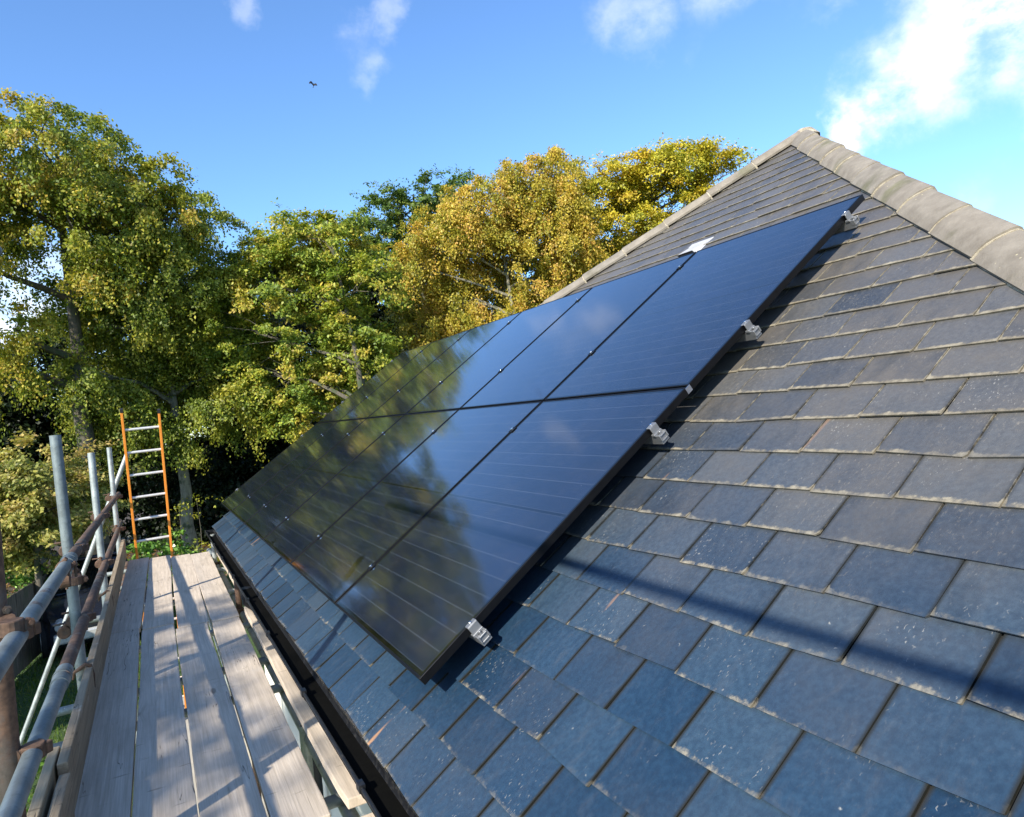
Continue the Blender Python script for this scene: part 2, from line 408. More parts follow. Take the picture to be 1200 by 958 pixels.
def f_ground(t):
    p = t.geo(); n = t.noise(p, .6, 6, .6); g = t.noise(p, 18, 6, .7); xy = t.sep(p)
    lawn = t.ramp(g, [(.3, (.028, .052, .012)), (.6, (.055, .10, .02)), (.8, (.09, .13, .035))])
    soil = t.ramp(g, [(.3, (.03, .022, .014)), (.6, (.075, .052, .03)), (.8, (.14, .09, .045))])
    far = t.rng(t.m('ADD', xy[1], t.m('MULTIPLY', n, 4)), 20.5, 22)
    c = t.mix(far, lawn, soil)
    return {'Base Color': c, 'Roughness': 1., 'Normal': t.bump(g, .8, .03)}
def f_fence(t):
    o = t.geo(); n = t.noise(t.map(o, scale=(1, 1, .12)), 25, 6, .6); b = t.noise(o, 2.5, 4)
    c = t.ramp(n, [(.3, (.055, .045, .035)), (.6, (.12, .10, .08)), (.8, (.19, .165, .13))])
    c = t.mix(t.rng(b, .5, .7), c, (.07, .075, .045))
    return {'Base Color': c, 'Roughness': .9, 'Normal': t.bump(n, .5, .01)}
def f_gutter(t):
    n = t.noise(t.geo(), 35, 6, .7)
    c = t.mix(t.rng(n, .5, .72), (.006, .0065, .008), (.022, .021, .018))
    return {'Base Color': c, 'Roughness': t.rng(n, .3, .7, .28, .6), 'Normal': t.bump(n, .25, .002)}
def f_wall(t):
    n = t.noise(t.geo(), 40, 6, .7); b = t.noise(t.geo(), 1.5, 4)
    return {'Base Color': t.mix(b, (.62, .59, .50), (.72, .70, .62)), 'Roughness': .9, 'Normal': t.bump(n, .4, .004)}

M_ = dict(
    slate=material('slate', f_slate), tile=material('ridge_tile', f_tile), mortar=material('mortar', f_mortar),
    panel=material('solar_cells', f_panel),
    frame=simple('black_anodised', (.003, .003, .0035), .42, .1, .2, 30, .25),
    alu=simple('aluminium', (.24, .245, .25), .40, .6, .04, 10),
    steel=simple('bright_bolt', (.75, .76, .78), .2, 1., .1, 40),
    blackpl=material('gutter_plastic', f_gutter),
    galv=material('galvanised_tube', f_galv((.20, .235, .235), .03)),
    galv2=material('pale_tube', f_galv((.34, .37, .35), .0)),
    rust=material('rusty_tube', f_galv((.13, .105, .085), .22)),
    clampm=material('rusty_coupler', f_galv((.085, .07, .055), .24)),
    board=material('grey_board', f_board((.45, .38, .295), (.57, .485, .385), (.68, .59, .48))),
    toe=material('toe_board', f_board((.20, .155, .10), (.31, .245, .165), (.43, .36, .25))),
    toelit=material('lit_toe_board', f_board((.26, .20, .125), (.38, .30, .19), (.50, .41, .28))),  # brighter copy of the toe board, sunlight put into its colour
    wall=material('render_wall', f_wall), white=simple('white_plastic', (.72, .71, .66), .45, 0, .06, 8),
    orange=simple('orange_fibreglass', (.70, .24, .03), .42, 0, .18, 25), rung=simple('rung_alloy', (.62, .60, .56), .4, .4, .15, 30),
    vent=simple('grey_vent', (.38, .38, .38), .6, 0, .12, 15), black=simple('matt_black', (.008, .008, .008), .7, 0, .2, 15),
    leaf=leaf_mat('leaves'), leafg=leaf_mat('glossy_leaves', .2, .32),
    bark=material('bark', f_bark((.11, .095, .07))), barkpale=material('pale_bark', f_bark((.24, .22, .16))),
    ground=material('garden_ground', f_ground), fence=material('fence_wood', f_fence),
    redwood=simple('red_fence', (.30, .14, .09), .85, 0, .35, 12, .3, .4),
    paving=simple('paving', (.40, .37, .31), .9, 0, .2, 6, .3, .4),
    silt=simple('gutter_silt', (.004, .004, .0035), 1., 0, .5, 30, .05, .6),
    carpaint=simple('dark_car_paint', (.018, .022, .035), .18, .3, .05, 3), glass=simple('dark_glass', (.006, .007, .008), .05, 0, .05, 3),
    chrome=simple('pale_trim', (.55, .55, .52), .3, .3, .1, 10), rubber=simple('rubber', (.015, .015, .015), .8, 0, .2, 10),
    lampglass=simple('lamp_glass', (.5, .5, .5), .1, .2, .1, 5), bird=simple('dark_feathers', (.01, .01, .012), .6, 0, .2, 30),
)

# ================================================================== SETTING
ZG = -2.75
gm = MB(); N_ = 40
xs = [-400, -120, -40, -20, -10, -5, 0, 5, 10, 20, 40, 120, 400]
gv = []; 
for y in xs:
    for x in xs: gv.append((x, y+10, ZG))
gf = [(j*13+i, j*13+i+1, (j+1)*13+i+1, (j+1)*13+i) for j in range(12) for i in range(12)]
gm.add(gv, gf); tag(gm.build('ground', M_['ground']), kind='structure')
pv = MB().box((-.9, -3.5, ZG), (.30, 8.5, ZG+.05))
tag(pv.build('path', M_['paving'], bevel=.01), kind='structure')

# ------------------------------------------------------------------ house
house = empty('house', loc=(.3, 2, ZG))
tag(house, 'house with a hipped blue-grey slate roof, tan hip tiles and black gutter', 'house')
HI = Matrix.Translation((-.3, -2, -ZG))
NS = -.14
AP = (1.785, 5.317)
kn, kf = .898, .84                       # ds/dt of the near and the far hip
T0, TM, SFAR = -.25, 3.12, 6.80
def hipn(tt): return AP[0] - (AP[1]-tt)*kn
def hipf(tt): return AP[0] + (AP[1]-tt)*kf

def clip(poly, a, b, c):                 # keep a*s+b*t+c>=0 ; poly of (s,t,n,u,v)
    out = []
    for i in range(len(poly)):
        p, q = poly[i], poly[(i+1) % len(poly)]
        dp = a*p[0]+b*p[1]+c; dq = a*q[0]+b*q[1]+c
        if dp >= 0: out.append(p)
        if (dp >= 0) != (dq >= 0):
            k = dp/(dp-dq); out.append(tuple(p[i2]+(q[i2]-p[i2])*k for i2 in range(5)))
    return out
SV, SF, SUV, SC = [], [], [], []
GA, SW = .168, .2525
row = 0; tt = T0
while tt < AP[1]:
    off = (row % 2)*.5*SW + rnd.uniform(-.012, .012) + .02
    s = hipn(tt-.1) - SW*1.5
    s = math.floor((s-off)/SW)*SW + off
    smax = (SFAR if tt < TM-.05 else hipf(tt))
    while s < smax:
        g1, g2 = rnd.uniform(.0012, .004), rnd.uniform(.0012, .004)
        dz = rnd.gauss(0, .0009); dt = rnd.gauss(0, .0022); sk = rnd.gauss(0, .0025); tw = rnd.gauss(0, .0012)
        if rnd.random() < .06: dz += .004; dt += rnd.uniform(-.008, .006)
        a0, a1 = s+g1, s+SW-g2
        b0, b1 = tt+dt, tt+GA+.02
        nt, nh = NS+.0095+dz, NS+.001
        cr = rnd.uniform(0, .012) if rnd.random() < .25 else 0.002
        top = [(a0+cr, b0-sk, nt+tw, cr/SW, 0), (a1, b0+sk, nt-tw, 1, 0), (a1, b1, nh, 1, 1), (a0, b1, nh, 0, 1), (a0, b0-sk+cr, nt+tw, 0, cr/GA)]
        poly = clip(top, 1, -kn, -(AP[0]-AP[1]*kn)-.02)
        if tt < TM-.05: poly = clip(poly, -1, 0, SFAR) if poly else poly
        else: poly = clip(poly, -1, -kf, AP[0]+AP[1]*kf-.02) if poly else poly
        if tt >= TM-.05 or s < 3.7: poly = clip(poly, -1, -kf, AP[0]+AP[1]*kf-.02) if (poly and tt >= TM-.05) else poly
        if poly and len(poly) > 2:
            b = len(SV); n = len(poly); th = .0065
            r1, r2, r3 = rnd.random(), rnd.random(), rnd.random()
            for q in poly: SV.append(tuple(st(q[0], q[1], q[2]))); SC.append((r1, r2, r3, 1))
            for q in poly: SV.append(tuple(st(q[0], q[1]+(.002 if q[1] < b0+.05 else 0), q[2]-th))); SC.append((r1, r2, r3, 1))
            fs = tuple(range(b, b+n))[::-1]; SF.append(fs); SUV += [(poly[i-b][3], poly[i-b][4]) for i in fs]
            for i in range(n):
                j = (i+1) % n; f = (b+i, b+j, b+n+j, b+n+i); SF.append(f)
                SUV += [(poly[i][3], poly[i][4]), (poly[j][3], poly[j][4]), (poly[j][3], poly[j][4]), (poly[i][3], poly[i][4])]
        s += SW
    tt += GA; row += 1
me = mesh_np('roof_slates', SV, SF, M_['slate'], uv=SUV, col=SC)
link('roof_slates', me, house, HI)

# roof body under the slates + the other faces
rb = MB(); q = NS-.012
P = lambda s, tt, n=q: st(s, tt, n)
sn0 = hipn(T0)
XA = P(*AP).x; ZA = P(*AP).z
front = [P(sn0, T0), P(SFAR-.02, T0), P(SFAR-.02, TM), P(hipf(TM), TM), P(*AP)]
rb.add(front, [(0, 4, 3, 2, 1)])
rb.build('roof_underlay', M_['black'], house, HI)
ob = MB(); W2 = 6.4
A = P(*AP, NS+.005); E0 = P(sn0, T0, NS+.005); F0 = P(hipf(TM), TM, NS+.005); G0 = P(SFAR, TM, NS+.005)
ridge_end = Vector((A.x+3.0, A.y, A.z))
B0 = Vector((E0.x+9.5, E0.y, E0.z))
far_eave = Vector((A.x+3, SFAR, F0.z-(SFAR-F0.y)*.0))
Bn = Vector((A.x+3.2, A.y-1.4, E0.z)); Bf = Vector((A.x+3.2, F0.y+.2, E0.z)); H0 = Vector((F0.x+1.9, F0.y-.1, E0.z+.3))
ob.add([A, E0, Bn], [(0, 1, 2)]); ob.add([A, Bn, Bf], [(0, 1, 2)]); ob.add([A, Bf, H0, F0], [(0, 1, 2, 3)])
ob.add([F0, H0, Vector((G0.x+1.9, SFAR, E0.z+.3)), G0], [(0, 1, 2, 3)])
ob.build('rear_roof', M_['slate'], house, HI)

# walls, soffit, fascia
wb = MB()
X0 = .28; ZT = -.40
wb.box((X0, sn0+.35, ZG), (X0+.25, SFAR-.12, ZT))
wb.box((X0+.25, SFAR-.37, ZG), (5.0, SFAR-.12, ZT))
wb.add([(X0+.02, SFAR-.12, ZT), (X0+.02, SFAR-.37, ZT), (G0.x, SFAR-.37, G0.z-.14), (G0.x, SFAR-.12, G0.z-.14), (5.0, SFAR-.12, ZT), (5.0, SFAR-.37, ZT)],
       [(0, 1, 2, 3), (0, 3, 4), (1, 5, 2), (3, 2, 5, 4)])
wb.build('wall', M_['wall'], house, HI)
sb = MB(); sb.box((-.10, sn0+.1, -.42), (-.082, SFAR-.03, -.262)); sb.build('fascia', M_['white'], house, HI)
sb = MB(); sb.box((-.08, sn0+.1, -.417), (X0, SFAR-.03, -.405)); sb.build('soffit', M_['white'], house, HI)
vb = MB(); vb.add([st(SFAR-.03, T0, NS-.02), st(SFAR-.03, T0, NS-.15), st(SFAR-.03, TM, NS-.15), st(SFAR-.03, TM, NS-.02),
                   st(SFAR-.008, T0, NS-.02), st(SFAR-.008, T0, NS-.15), st(SFAR-.008, TM, NS-.15), st(SFAR-.008, TM, NS-.02)],
                  [(0,1,2,3),(4,7,6,5),(0,4,5,1),(1,5,6,2),(2,6,7,3),(3,7,4,0)])
vb.build('bargeboard', M_['white'], house, HI)

# gutter
GX, GZ, GR = -.160, -.296, .047
gb = MB(); prof = []
for i in range(13): a = math.pi*i/12; prof.append((-math.cos(a)*GR, -math.sin(a)*GR))
prof += [(math.cos(math.pi*i/12)*(GR-.004), -math.sin(math.pi*i/12)*(GR-.004)) for i in range(13)]
gb.extrude(prof, (GX, sn0, GZ), (GX, SFAR+.05, GZ), (1, 0, 0), (0, 0, 1))
gb.extrude([(-.006, -.004), (.004, -.004), (.004, .005), (-.006, .005)], (GX-GR, sn0, GZ), (GX-GR, SFAR+.05, GZ), (1, 0, 0), (0, 0, 1))
gb.add([(GX+x, SFAR+.05, GZ+z) for x, z in prof[:13]]+[(GX+x, SFAR+.058, GZ+z) for x, z in prof[:13]], [tuple(range(13)), tuple(range(13, 26))[::-1]]+[(i, i+1, 14+i, 13+i) for i in range(12)])
gb.tube((GX-GR, sn0, GZ+.001), (GX-GR, SFAR+.05, GZ+.001), .006, seg=8)
gut = gb.build('gutter', M_['blackpl'], house, HI)
silt = MB(); silt.box((GX-.040, sn0, GZ-.040), (GX+.040, SFAR, GZ-.022)); silt.build('gutter_silt', M_['silt'], house, HI)
for k, y in enumerate([.05, .95, 1.95, 2.85, 3.75, 4.7, 5.6, 6.5, -.9]):
    b = MB(); pr = [(x*1.16, z*1.22) for x, z in prof[:13]] + [(x*1.0, z*1.02) for x, z in prof[12::-1]]
    b.extrude(pr, (GX, y-.017, GZ), (GX, y+.017, GZ), (1, 0, 0), (0, 0, 1))
    b.box((GX-.02, y-.014, GZ-GR*1.12-.022), (GX+.02, y+.014, GZ-GR*1.05)); b.box((GX-GR-.010, y-.02, GZ-.012), (GX-GR+.010, y+.02, GZ+.013))
    b.box((GX+GR-.002, y-.014, GZ-.06), (-.101, y+.014, GZ+.02))
    b.build('gutter_bracket', M_['blackpl'], house, HI)
# union + outlet with short swan neck (the dark loops seen below the gutter)
for y in (3.35, ):
    b = MB(); b.path([(GX, y, GZ-.04), (GX, y, GZ-.13), (GX+.05, y, GZ-.18), (.16, y, GZ-.22), (.21, y, GZ-.30), (.21, y, ZG+.05)], .035, 14)
    b.tube((GX, y, GZ-.02), (GX, y, GZ-.10), .046, .040, 16)
    b.build('downpipe', M_['blackpl'], house, HI, smooth=True)

# hip tiles
def hip_tiles(p0, p1, n, nrmA, nrmB, L=.435, steep=False):
    p0, p1 = Vector(p0), Vector(p1); d = (p1-p0).normalized()      # p0 = apex, p1 = foot
    up = (Vector(nrmA)+Vector(nrmB)).normalized(); up = (up-d*up.dot(d)).normalized(); side = d.cross(up)
    slopeang = math.tan(math.acos(max(-1, min(1, up.dot(Vector(nrmA))))))
    hw = .142
    if not steep: slopeang = .62; hw = .095; LIFT = .012
    else: LIFT = -.006
    inw = 1 if side.y > 0 else -1
    for i in range(n):
        a = p0 + d*(i*L); lift = .004*(i % 2)
        prof_o, prof_i = [], []
        for j in range(13):
            x = -hw + 2*hw*j/12; r_ = .022 if steep else .05
            y = -slopeang*(math.sqrt(x*x+r_*r_)-r_)*1.02 + .043 + LIFT
            y -= .034*(abs(x)/hw)**5
            if steep and x*inw < 0: q = abs(x)/hw; x = x*.55; y = .043 - .19*q**1.5
            prof_o.append((x, y)); prof_i.append((x*.93, y-.016))
        tb = MB(); pr = prof_o+prof_i[::-1]
        jit = Vector((rnd.gauss(0, .0015), rnd.gauss(0, .0015), rnd.gauss(0, .002)))
        tb.extrude(pr, a+d*.004+jit, a+d*(L+.004)+jit+up*.011, side, up)
        tb.build('hip_tile', M_['tile'], house, HI, smooth=True)
        mb = MB(); po = [(x*1.012, y+.0045) for x, y in prof_o]; pi = [(x*.9, y-.03) for x, y in prof_i]
        mb.extrude(po+pi[::-1], a+d*(L-.002), a+d*(L+.012), side, up)
        mb.build('mortar_joint', M_['mortar'], house, HI, smooth=True)
    bed = MB(); rr = random.Random(3); m = 90
    for sgn in ((inw,) if steep else ()):
        vs = []
        for k in range(m+1):
            c = p0 + d*(n*L*k/m); w_ = hw*.93 + rr.uniform(-.008, .004)
            y0 = -slopeang*(w_-.03) + .014 + LIFT; y1 = -slopeang*w_ - .012
            vs += [c+side*sgn*(w_-.025)+up*y0, c+side*sgn*w_+up*(y0-.010), c+side*sgn*(w_+.004)+up*y1, c+side*sgn*(w_-.05)+up*(y1-.02)]
        fs = []
        for k in range(m):
            for j in range(3):
                a_, b_ = k*4+j, k*4+j+1; fs.append((a_, b_, b_+4, a_+4) if sgn > 0 else (a_, a_+4, b_+4, b_))
        bed.add(vs, fs)
    if steep: bed.build('mortar_bedding', M_['mortar'], house, HI)
nA = st(0, 0, 1)
apx = st(AP[0], AP[1], NS+.004)
d_ = (st(hipn(0), 0, NS)-st(*AP, NS)).normalized()
nB = Vector((1, 0, 0)).cross(d_).normalized(); nB = nB if nB.z > 0 else -nB
hip_tiles(apx, apx+d_*5, 17, nA, nB, steep=True)
d_ = (st(hipf(0), 0, NS)-st(*AP, NS)).normalized()
nB = Vector((1, 0, 0)).cross(d_).normalized(); nB = nB if nB.z > 0 else -nB
hip_tiles(apx+d_*.06+Vector((0, -.03, 0)), apx+d_*5, 7, nA, nB)
# apex cap: mortar lump and the first ridge tiles running back
cap = MB()
for i in range(10):
    a = 2*math.pi*i/10; cap.V.append(tuple(apx+Vector((math.cos(a)*.12, math.sin(a)*.12, -.035+.01*math.sin(3*a)))))
for i in range(10):
    a = 2*math.pi*i/10; cap.V.append(tuple(apx+Vector((math.cos(a)*.06, math.sin(a)*.06, .035))))
cap.V.append(tuple(apx+Vector((0, 0, .05))))
cap.F = [(i, (i+1) % 10, 10+(i+1) % 10, 10+i) for i in range(10)]+[(10+i, 10+(i+1) % 10, 20) for i in range(10)]
cap.build('mortar_cap', M_['mortar'], house, HI, smooth=True)

# roof vent: low grey hood with an open mouth facing down the slope
vt = MB(); VM = roofM(1.62, 3.33, NS) @ Matrix.Scale(.66, 4)
vt.add([(-.17, -.0, .012), (.17, -.0, .012), (.17, .34, .012), (-.17, .34, .012), (-.17, 0, .004), (.17, 0, .004), (.17, .34, .004), (-.17, .34, .004)],
       [(0,1,2,3),(4,7,6,5),(0,4,5,1),(1,5,6,2),(2,6,7,3),(3,7,4,0)])
vt.add([(-.12, .02, .055), (.12, .02, .055), (.10, .26, .016), (-.10, .26, .016), (-.14, .02, .013), (.14, .02, .013), (.12, .27, .013), (-.12, .27, .013)],
       [(0,1,2,3), (1,5,6,2), (3,7,4,0), (2,6,7,3)])
v = vt.build('roof_vent', M_['vent'], house, HI @ VM, bevel=.004)
vi = MB().box((-.118, .028, .014), (.118, .034, .052)); vi.build('vent_grille', M_['black'], v)

# ------------------------------------------------------------------ solar array
PW, PH, PS, PT = 1.138, 1.494, 1.154, 1.506
def make_panel():
    root = empty('solar_panel')
    fb = MB(); z0, z1, wd = -.030, 0., .009
    def rail(a, b): fb.box((a[0], a[1], z0), (b[0], b[1], z1))
    rail((-PW/2, 0), (-PW/2+wd, PH)); rail((PW/2-wd, 0), (PW/2, PH)); rail((-PW/2+wd, 0), (PW/2-wd, wd)); rail((-PW/2+wd, PH-wd), (PW/2-wd, PH))
    fb.box((-PW/2+wd, 0+wd, z0), (-PW/2+wd+.018, PH-wd, z0+.002)); fb.box((PW/2-wd-.018, wd, z0), (PW/2-wd, PH-wd, z0+.002))
    fb.build('frame', M_['frame'], root, bevel=.0012)
    g = MB().box((-PW/2+wd, wd, -.006), (PW/2-wd, PH-wd, -.0015)); g.build('cell_glass', M_['panel'], root)
    for x in (-.38, 0, .38): MB().box((x-.03, PH/2-.03, -.026), (x+.03, PH/2+.03, -.0065)).build('junction_box', M_['black'], root)
    return root
proto = make_panel()
cname = ['nearest column', 'second column from the near edge', 'third column from the near edge', 'fourth column from the near edge', 'fifth column from the near edge', 'farthest column']
extra = {(0, 0): 'whose front corner points at the camera above the slates', (0, 5): 'at the far corner beside the gutter end',
         (1, 0): 'its tip nearly touching the hip tiles', (1, 5): 'at the far top corner against the trees'}
for r_ in range(2):
    for c_ in range(6):
        o = proto if (r_, c_) == (0, 0) else copy_tree(proto)
        o.matrix_world = roofM(c_*PS + PW/2, r_*PT, 0)
        tag(o, ('lower' if r_ == 0 else 'upper')+' row black solar panel, '+(cname[c_] if (r_, c_) not in extra else extra[(r_, c_)]), 'solar panel', 'black solar panels in two rows on the slate roof')

# mounting rails with clamps
RT = [.235, 1.25, 1.93, 2.815]
rl = ['lowest silver mounting rail near the gutter edge of the panels', 'second silver mounting rail up, at the top of the lower panel row',
      'third silver mounting rail up, low on the upper panel row', 'topmost silver mounting rail, its end clamp nearest the hip tiles']
for k, tr in enumerate(RT):
    root = empty('mounting_rail', M=roofM(0, tr, 0))
    tag(root, rl[k], 'mounting rail', 'mounting rails under the panels')
    L = 6*PS
    rbm = MB(); pr = [(-.02, -.077), (.02, -.077), (.02, -.037), (.007, -.037), (.007, -.047), (-.007, -.047), (-.007, -.037), (-.02, -.037)]
    rbm.extrude(pr, (.036, 0, 0), (-L-.03, 0, 0), (0, 1, 0), (0, 0, 1)); rbm.build('rail_bar', M_['alu'], root, bevel=.001)
    # end clamps (near and far)
    for x, sg in ((0, 1), (-(L-(PS-PW)), -1)):
        e = MB()
        e.box((x+sg*.002 if sg > 0 else x-.030, -.024, -.037), (x+.024 if sg > 0 else x-.002, .020, -.027))
        e.box((x+sg*.014-.003, -.020, -.036), (x+sg*.014+.003, .020, .001))
        e.box((min(x-sg*.007, x+sg*.017), -.020, .0006), (max(x-sg*.007, x+sg*.017), .020, .0035))
        ec = e.build('end_clamp', M_['alu'], root, bevel=.0015)
        bo = MB().tube((x+sg*.007, 0, -.03), (x+sg*.007, 0, .010), .0055, seg=8); bo.build('bolt', M_['steel'], ec, bevel=.0008)
    # silver bracket block at the near end, hanging from the rail
    hb = MB()
    hb.box((.020, -.017, -.044), (.041, .017, -.039)); hb.box((.020, -.021, -.062), (.043, -.015, -.034)); hb.box((.020, .015, -.062), (.043, .021, -.034)); hb.box((.024, -.015, -.066), (.040, .015, -.060))
    hb.tube((.031, 0, -.060), (.031, 0, -.026), .005, seg=10)
    hb.build('end_bracket', M_['alu'], root, bevel=.002)
    for j in range(1, 6):
        x = -(j*PS - (PS-PW)/2)
        mc = MB().box((x-.0085, -.020, -.036), (x+.0085, .020, .0008)); mc.box((x-.018, -.020, .0008), (x+.018, .020, .0038))
        cl_ = mc.build('mid_clamp', M_['frame'], root, bevel=.001)
        MB().tube((x, 0, .003), (x, 0, .012), .0085, seg=10).build('bolt', M_['steel'], cl_, bevel=.001)
    for j in range(6):
        x = -(.35+j*1.18)
        if k == 3 and j > 3: pass
        h = MB(); h.box((x-.016, -.05, -.083), (x+.016, .022, -.077)); h.box((x-.016, -.05, -.125), (x+.016, -.044, -.083)); h.box((x-.016, -.05, -.129), (x+.016, .15, -.1245))
        h.build('roof_hook', M_['alu'], root)
# small bright link plate between the rows at the near edge, part of the lower panel row
lk = MB().box((.5691, PH-.012, -.028), (.5722, PH+.018, -.001)); lk.build('edge_plate', M_['steel'], proto)

# ------------------------------------------------------------------ scaffold
ZB = -.55; TR = .0275
scaf = empty('scaffold', loc=(-1.1, 2.4, ZG))
tag(scaf, 'tube and coupler scaffold of weathered steel poles beside the slate roof', 'scaffold')
SI = Matrix.Translation((1.1, -2.4, -ZG))
def stube(name, a, b, mat, r_=TR, wob=0):
    a, b = Vector(a), Vector(b); L = (b-a).length; d = (b-a).normalized()
    m = MB(); m.tube((0, 0, 0), (0, 0, L), r_, seg=20, hollow=r_-.0045)
    M = Matrix.Translation(a) @ d.to_track_quat('Z', 'Y').to_matrix().to_4x4()
    return m.build(name, M_[mat], scaf, SI @ M, smooth=True)
XR, XS = -1.085, -1.125
# guard rails (near lengths grey, far lengths brown), joined by sleeves
def xrail(Y0, Z0, Y1, Z1, X, Y): return (X, Y, Z0+(Z1-Z0)*(Y-Y0)/(Y1-Y0))
stube('guard_rail', (XR, -2.6, .315), (XR-.005, 1.88, .295), 'galv')
stube('guard_rail', (XR-.005, 1.88, .295), (XR-.02, 8.1, .19), 'rust')
stube('guard_rail', (XR, -2.6, -.035), (XR, 1.22, -.075), 'galv')
stube('guard_rail', (XR, 1.22, -.075), (XR-.03, 8.15, -.19), 'rust')
stube('guard_rail', (-1.09, -3.9, 1.53), (-1.09, .72, 1.53), 'galv', .021)
def sleeve(p, d, r_=TR+.0045, L=.10):
    p, d = Vector(p), Vector(d).normalized(); m = MB(); m.tube(p-d*L, p+d*L, r_, seg=20)
    m.tube(p-d*.012, p+d*.012, r_+.003, seg=20)
    return m.build('sleeve', M_['galv'], scaf, SI, smooth=True)
sleeve((XR-.005, 1.88, .295), (0, 1, -.01)); sleeve((XR, 1.22, -.075), (0, 1, -.01))
# standards
stds = [(XS-.02, -.0, .45, .0, 'rust'), (XS, 2.35, .92, .0, 'galv'), (XS, 4.6, .785, .0, 'galv2'), (XS, 7.5, .80, .0, 'galv2')]
stube('standard', (-1.165, .40, ZG), (-1.135, .47, 1.15), 'rust', TR+.003)
stube('standard', (XS+.015, 2.36, ZG), (XS-.012, 2.33, .92), 'galv')
stube('standard', (XS, 4.40, ZG), (XS-.003, 4.58, .785), 'galv2')
stube('standard', (XS, 7.2, ZG), (XS-.003, 7.45, .80), 'galv2')
stube('standard', (XS, -2.6, ZG), (XS, -2.6, .42), 'galv')
stube('standard', (XS, -3.7, ZG), (XS, -3.7, 1.75), 'galv')
for y, top in ((-.6, -.60), (1.35, -.60), (4.05, -.32), (6.45, -.30)):
    stube('inner_standard', (-.158, y, ZG), (-.158, y, top), 'rust' if y > 3 and y < 5 else 'galv2', .024)
# ledgers and transoms under the boards
stube('ledger', (XS+.055, -2.6, ZB-.115), (XS+.055, 7.8, ZB-.115), 'rust'); stube('ledger', (-.14, -2.6, ZB-.115), (-.14, 7.7, ZB-.115), 'galv2')
for y in (-1.5, .62, 1.98, 2.52, 3.45, 4.72, 5.9, 6.9):
    stube('transom', (-1.34, y, ZB-.068), (.02, y, ZB-.068), rnd.choice(['rust', 'galv', 'galv2']), .024)
stube('brace', (-.95, 7.62, .70), (-2.42, 7.45, ZG), 'galv2', .026)
# lower lift tubes seen through the gaps
stube('ledger', (-1.19, -1, -1.5), (-1.19, 7.6, -1.45), 'rust'); stube('ledger', (-.26, -1, -1.3), (-.26, 7.6, -1.3), 'galv2')

def coupler(p, d1, d2, mat='clampm', ang=0.):
    """two hinged collars at right angles, with flap bolts"""
    p, d1, d2 = Vector(p), Vector(d1).normalized(), Vector(d2).normalized()
    off = d1.cross(d2).normalized()*(TR+.002)
    m = MB()
    for d, c in ((d1, p-off), (d2, p+off)):
        m.tube(c-d*.022, c+d*.022, TR+.006, seg=16)
        a = d.orthogonal().normalized(); b = d.cross(a)
        for sg in (1, -1):
            q = c + (a*math.cos(.6*sg)+b*math.sin(.6*sg))*(TR+.009)
            Mx = Matrix((a, b, d)).transposed().to_4x4(); Mx.translation = q
            m.box((-.010, -.009, -.018), (.012, .009, .018), Mx)
    m.box((-.02, -.02, -.02), (.02, .02, .02), Matrix.Translation(p))
    o = m.build('coupler', M_[mat], scaf, SI, bevel=.003)
    bm_ = MB()
    for d, c, d0 in ((d1, p-off, d2), (d2, p+off, d1)):
        a = off.normalized()
        q = c + d0*(TR+.018) - a*.02
        bm_.tube(q-a*.03, q+a*.045, .006, seg=8); bm_.tube(q+a*.02, q+a*.034, .013, seg=6)
    bm_.build('coupler_bolt', M_['clampm'], o)
    return o
Y_, Z_, X_ = (0, 1, 0), (0, 0, 1), (1, 0, 0)
for y, zz in ((.45, .305), (2.35, .29), (4.56, .25), (7.42, .20)): coupler((XR-.028, y, zz), Y_, Z_)
for y, zz in ((.45, -.06), (2.35, -.092), (4.5, -.13), (7.35, -.18)): coupler((XR-.028, y, zz), Y_, Z_)
for y in (2.35, 4.47): coupler((XS+.02, y+.03, ZB-.09), X_, Z_)
coupler((-1.155, 7.35, .20), (0, 1, .07), Z_); coupler((-1.16, 2.37, -.15), (0, 1, .07), Z_)
coupler((XR-.02, .42, .335), (1, .3, .1), Z_); coupler((-1.10, 2.25, .14), X_, Z_)
coupler((XR-.01, 1.72, .26), X_, Y_); coupler((XR-.028, -3.7, 1.53), Y_, Z_)
for y in (4.05, 6.45): coupler((-.158, y, ZB-.09), X_, Z_)

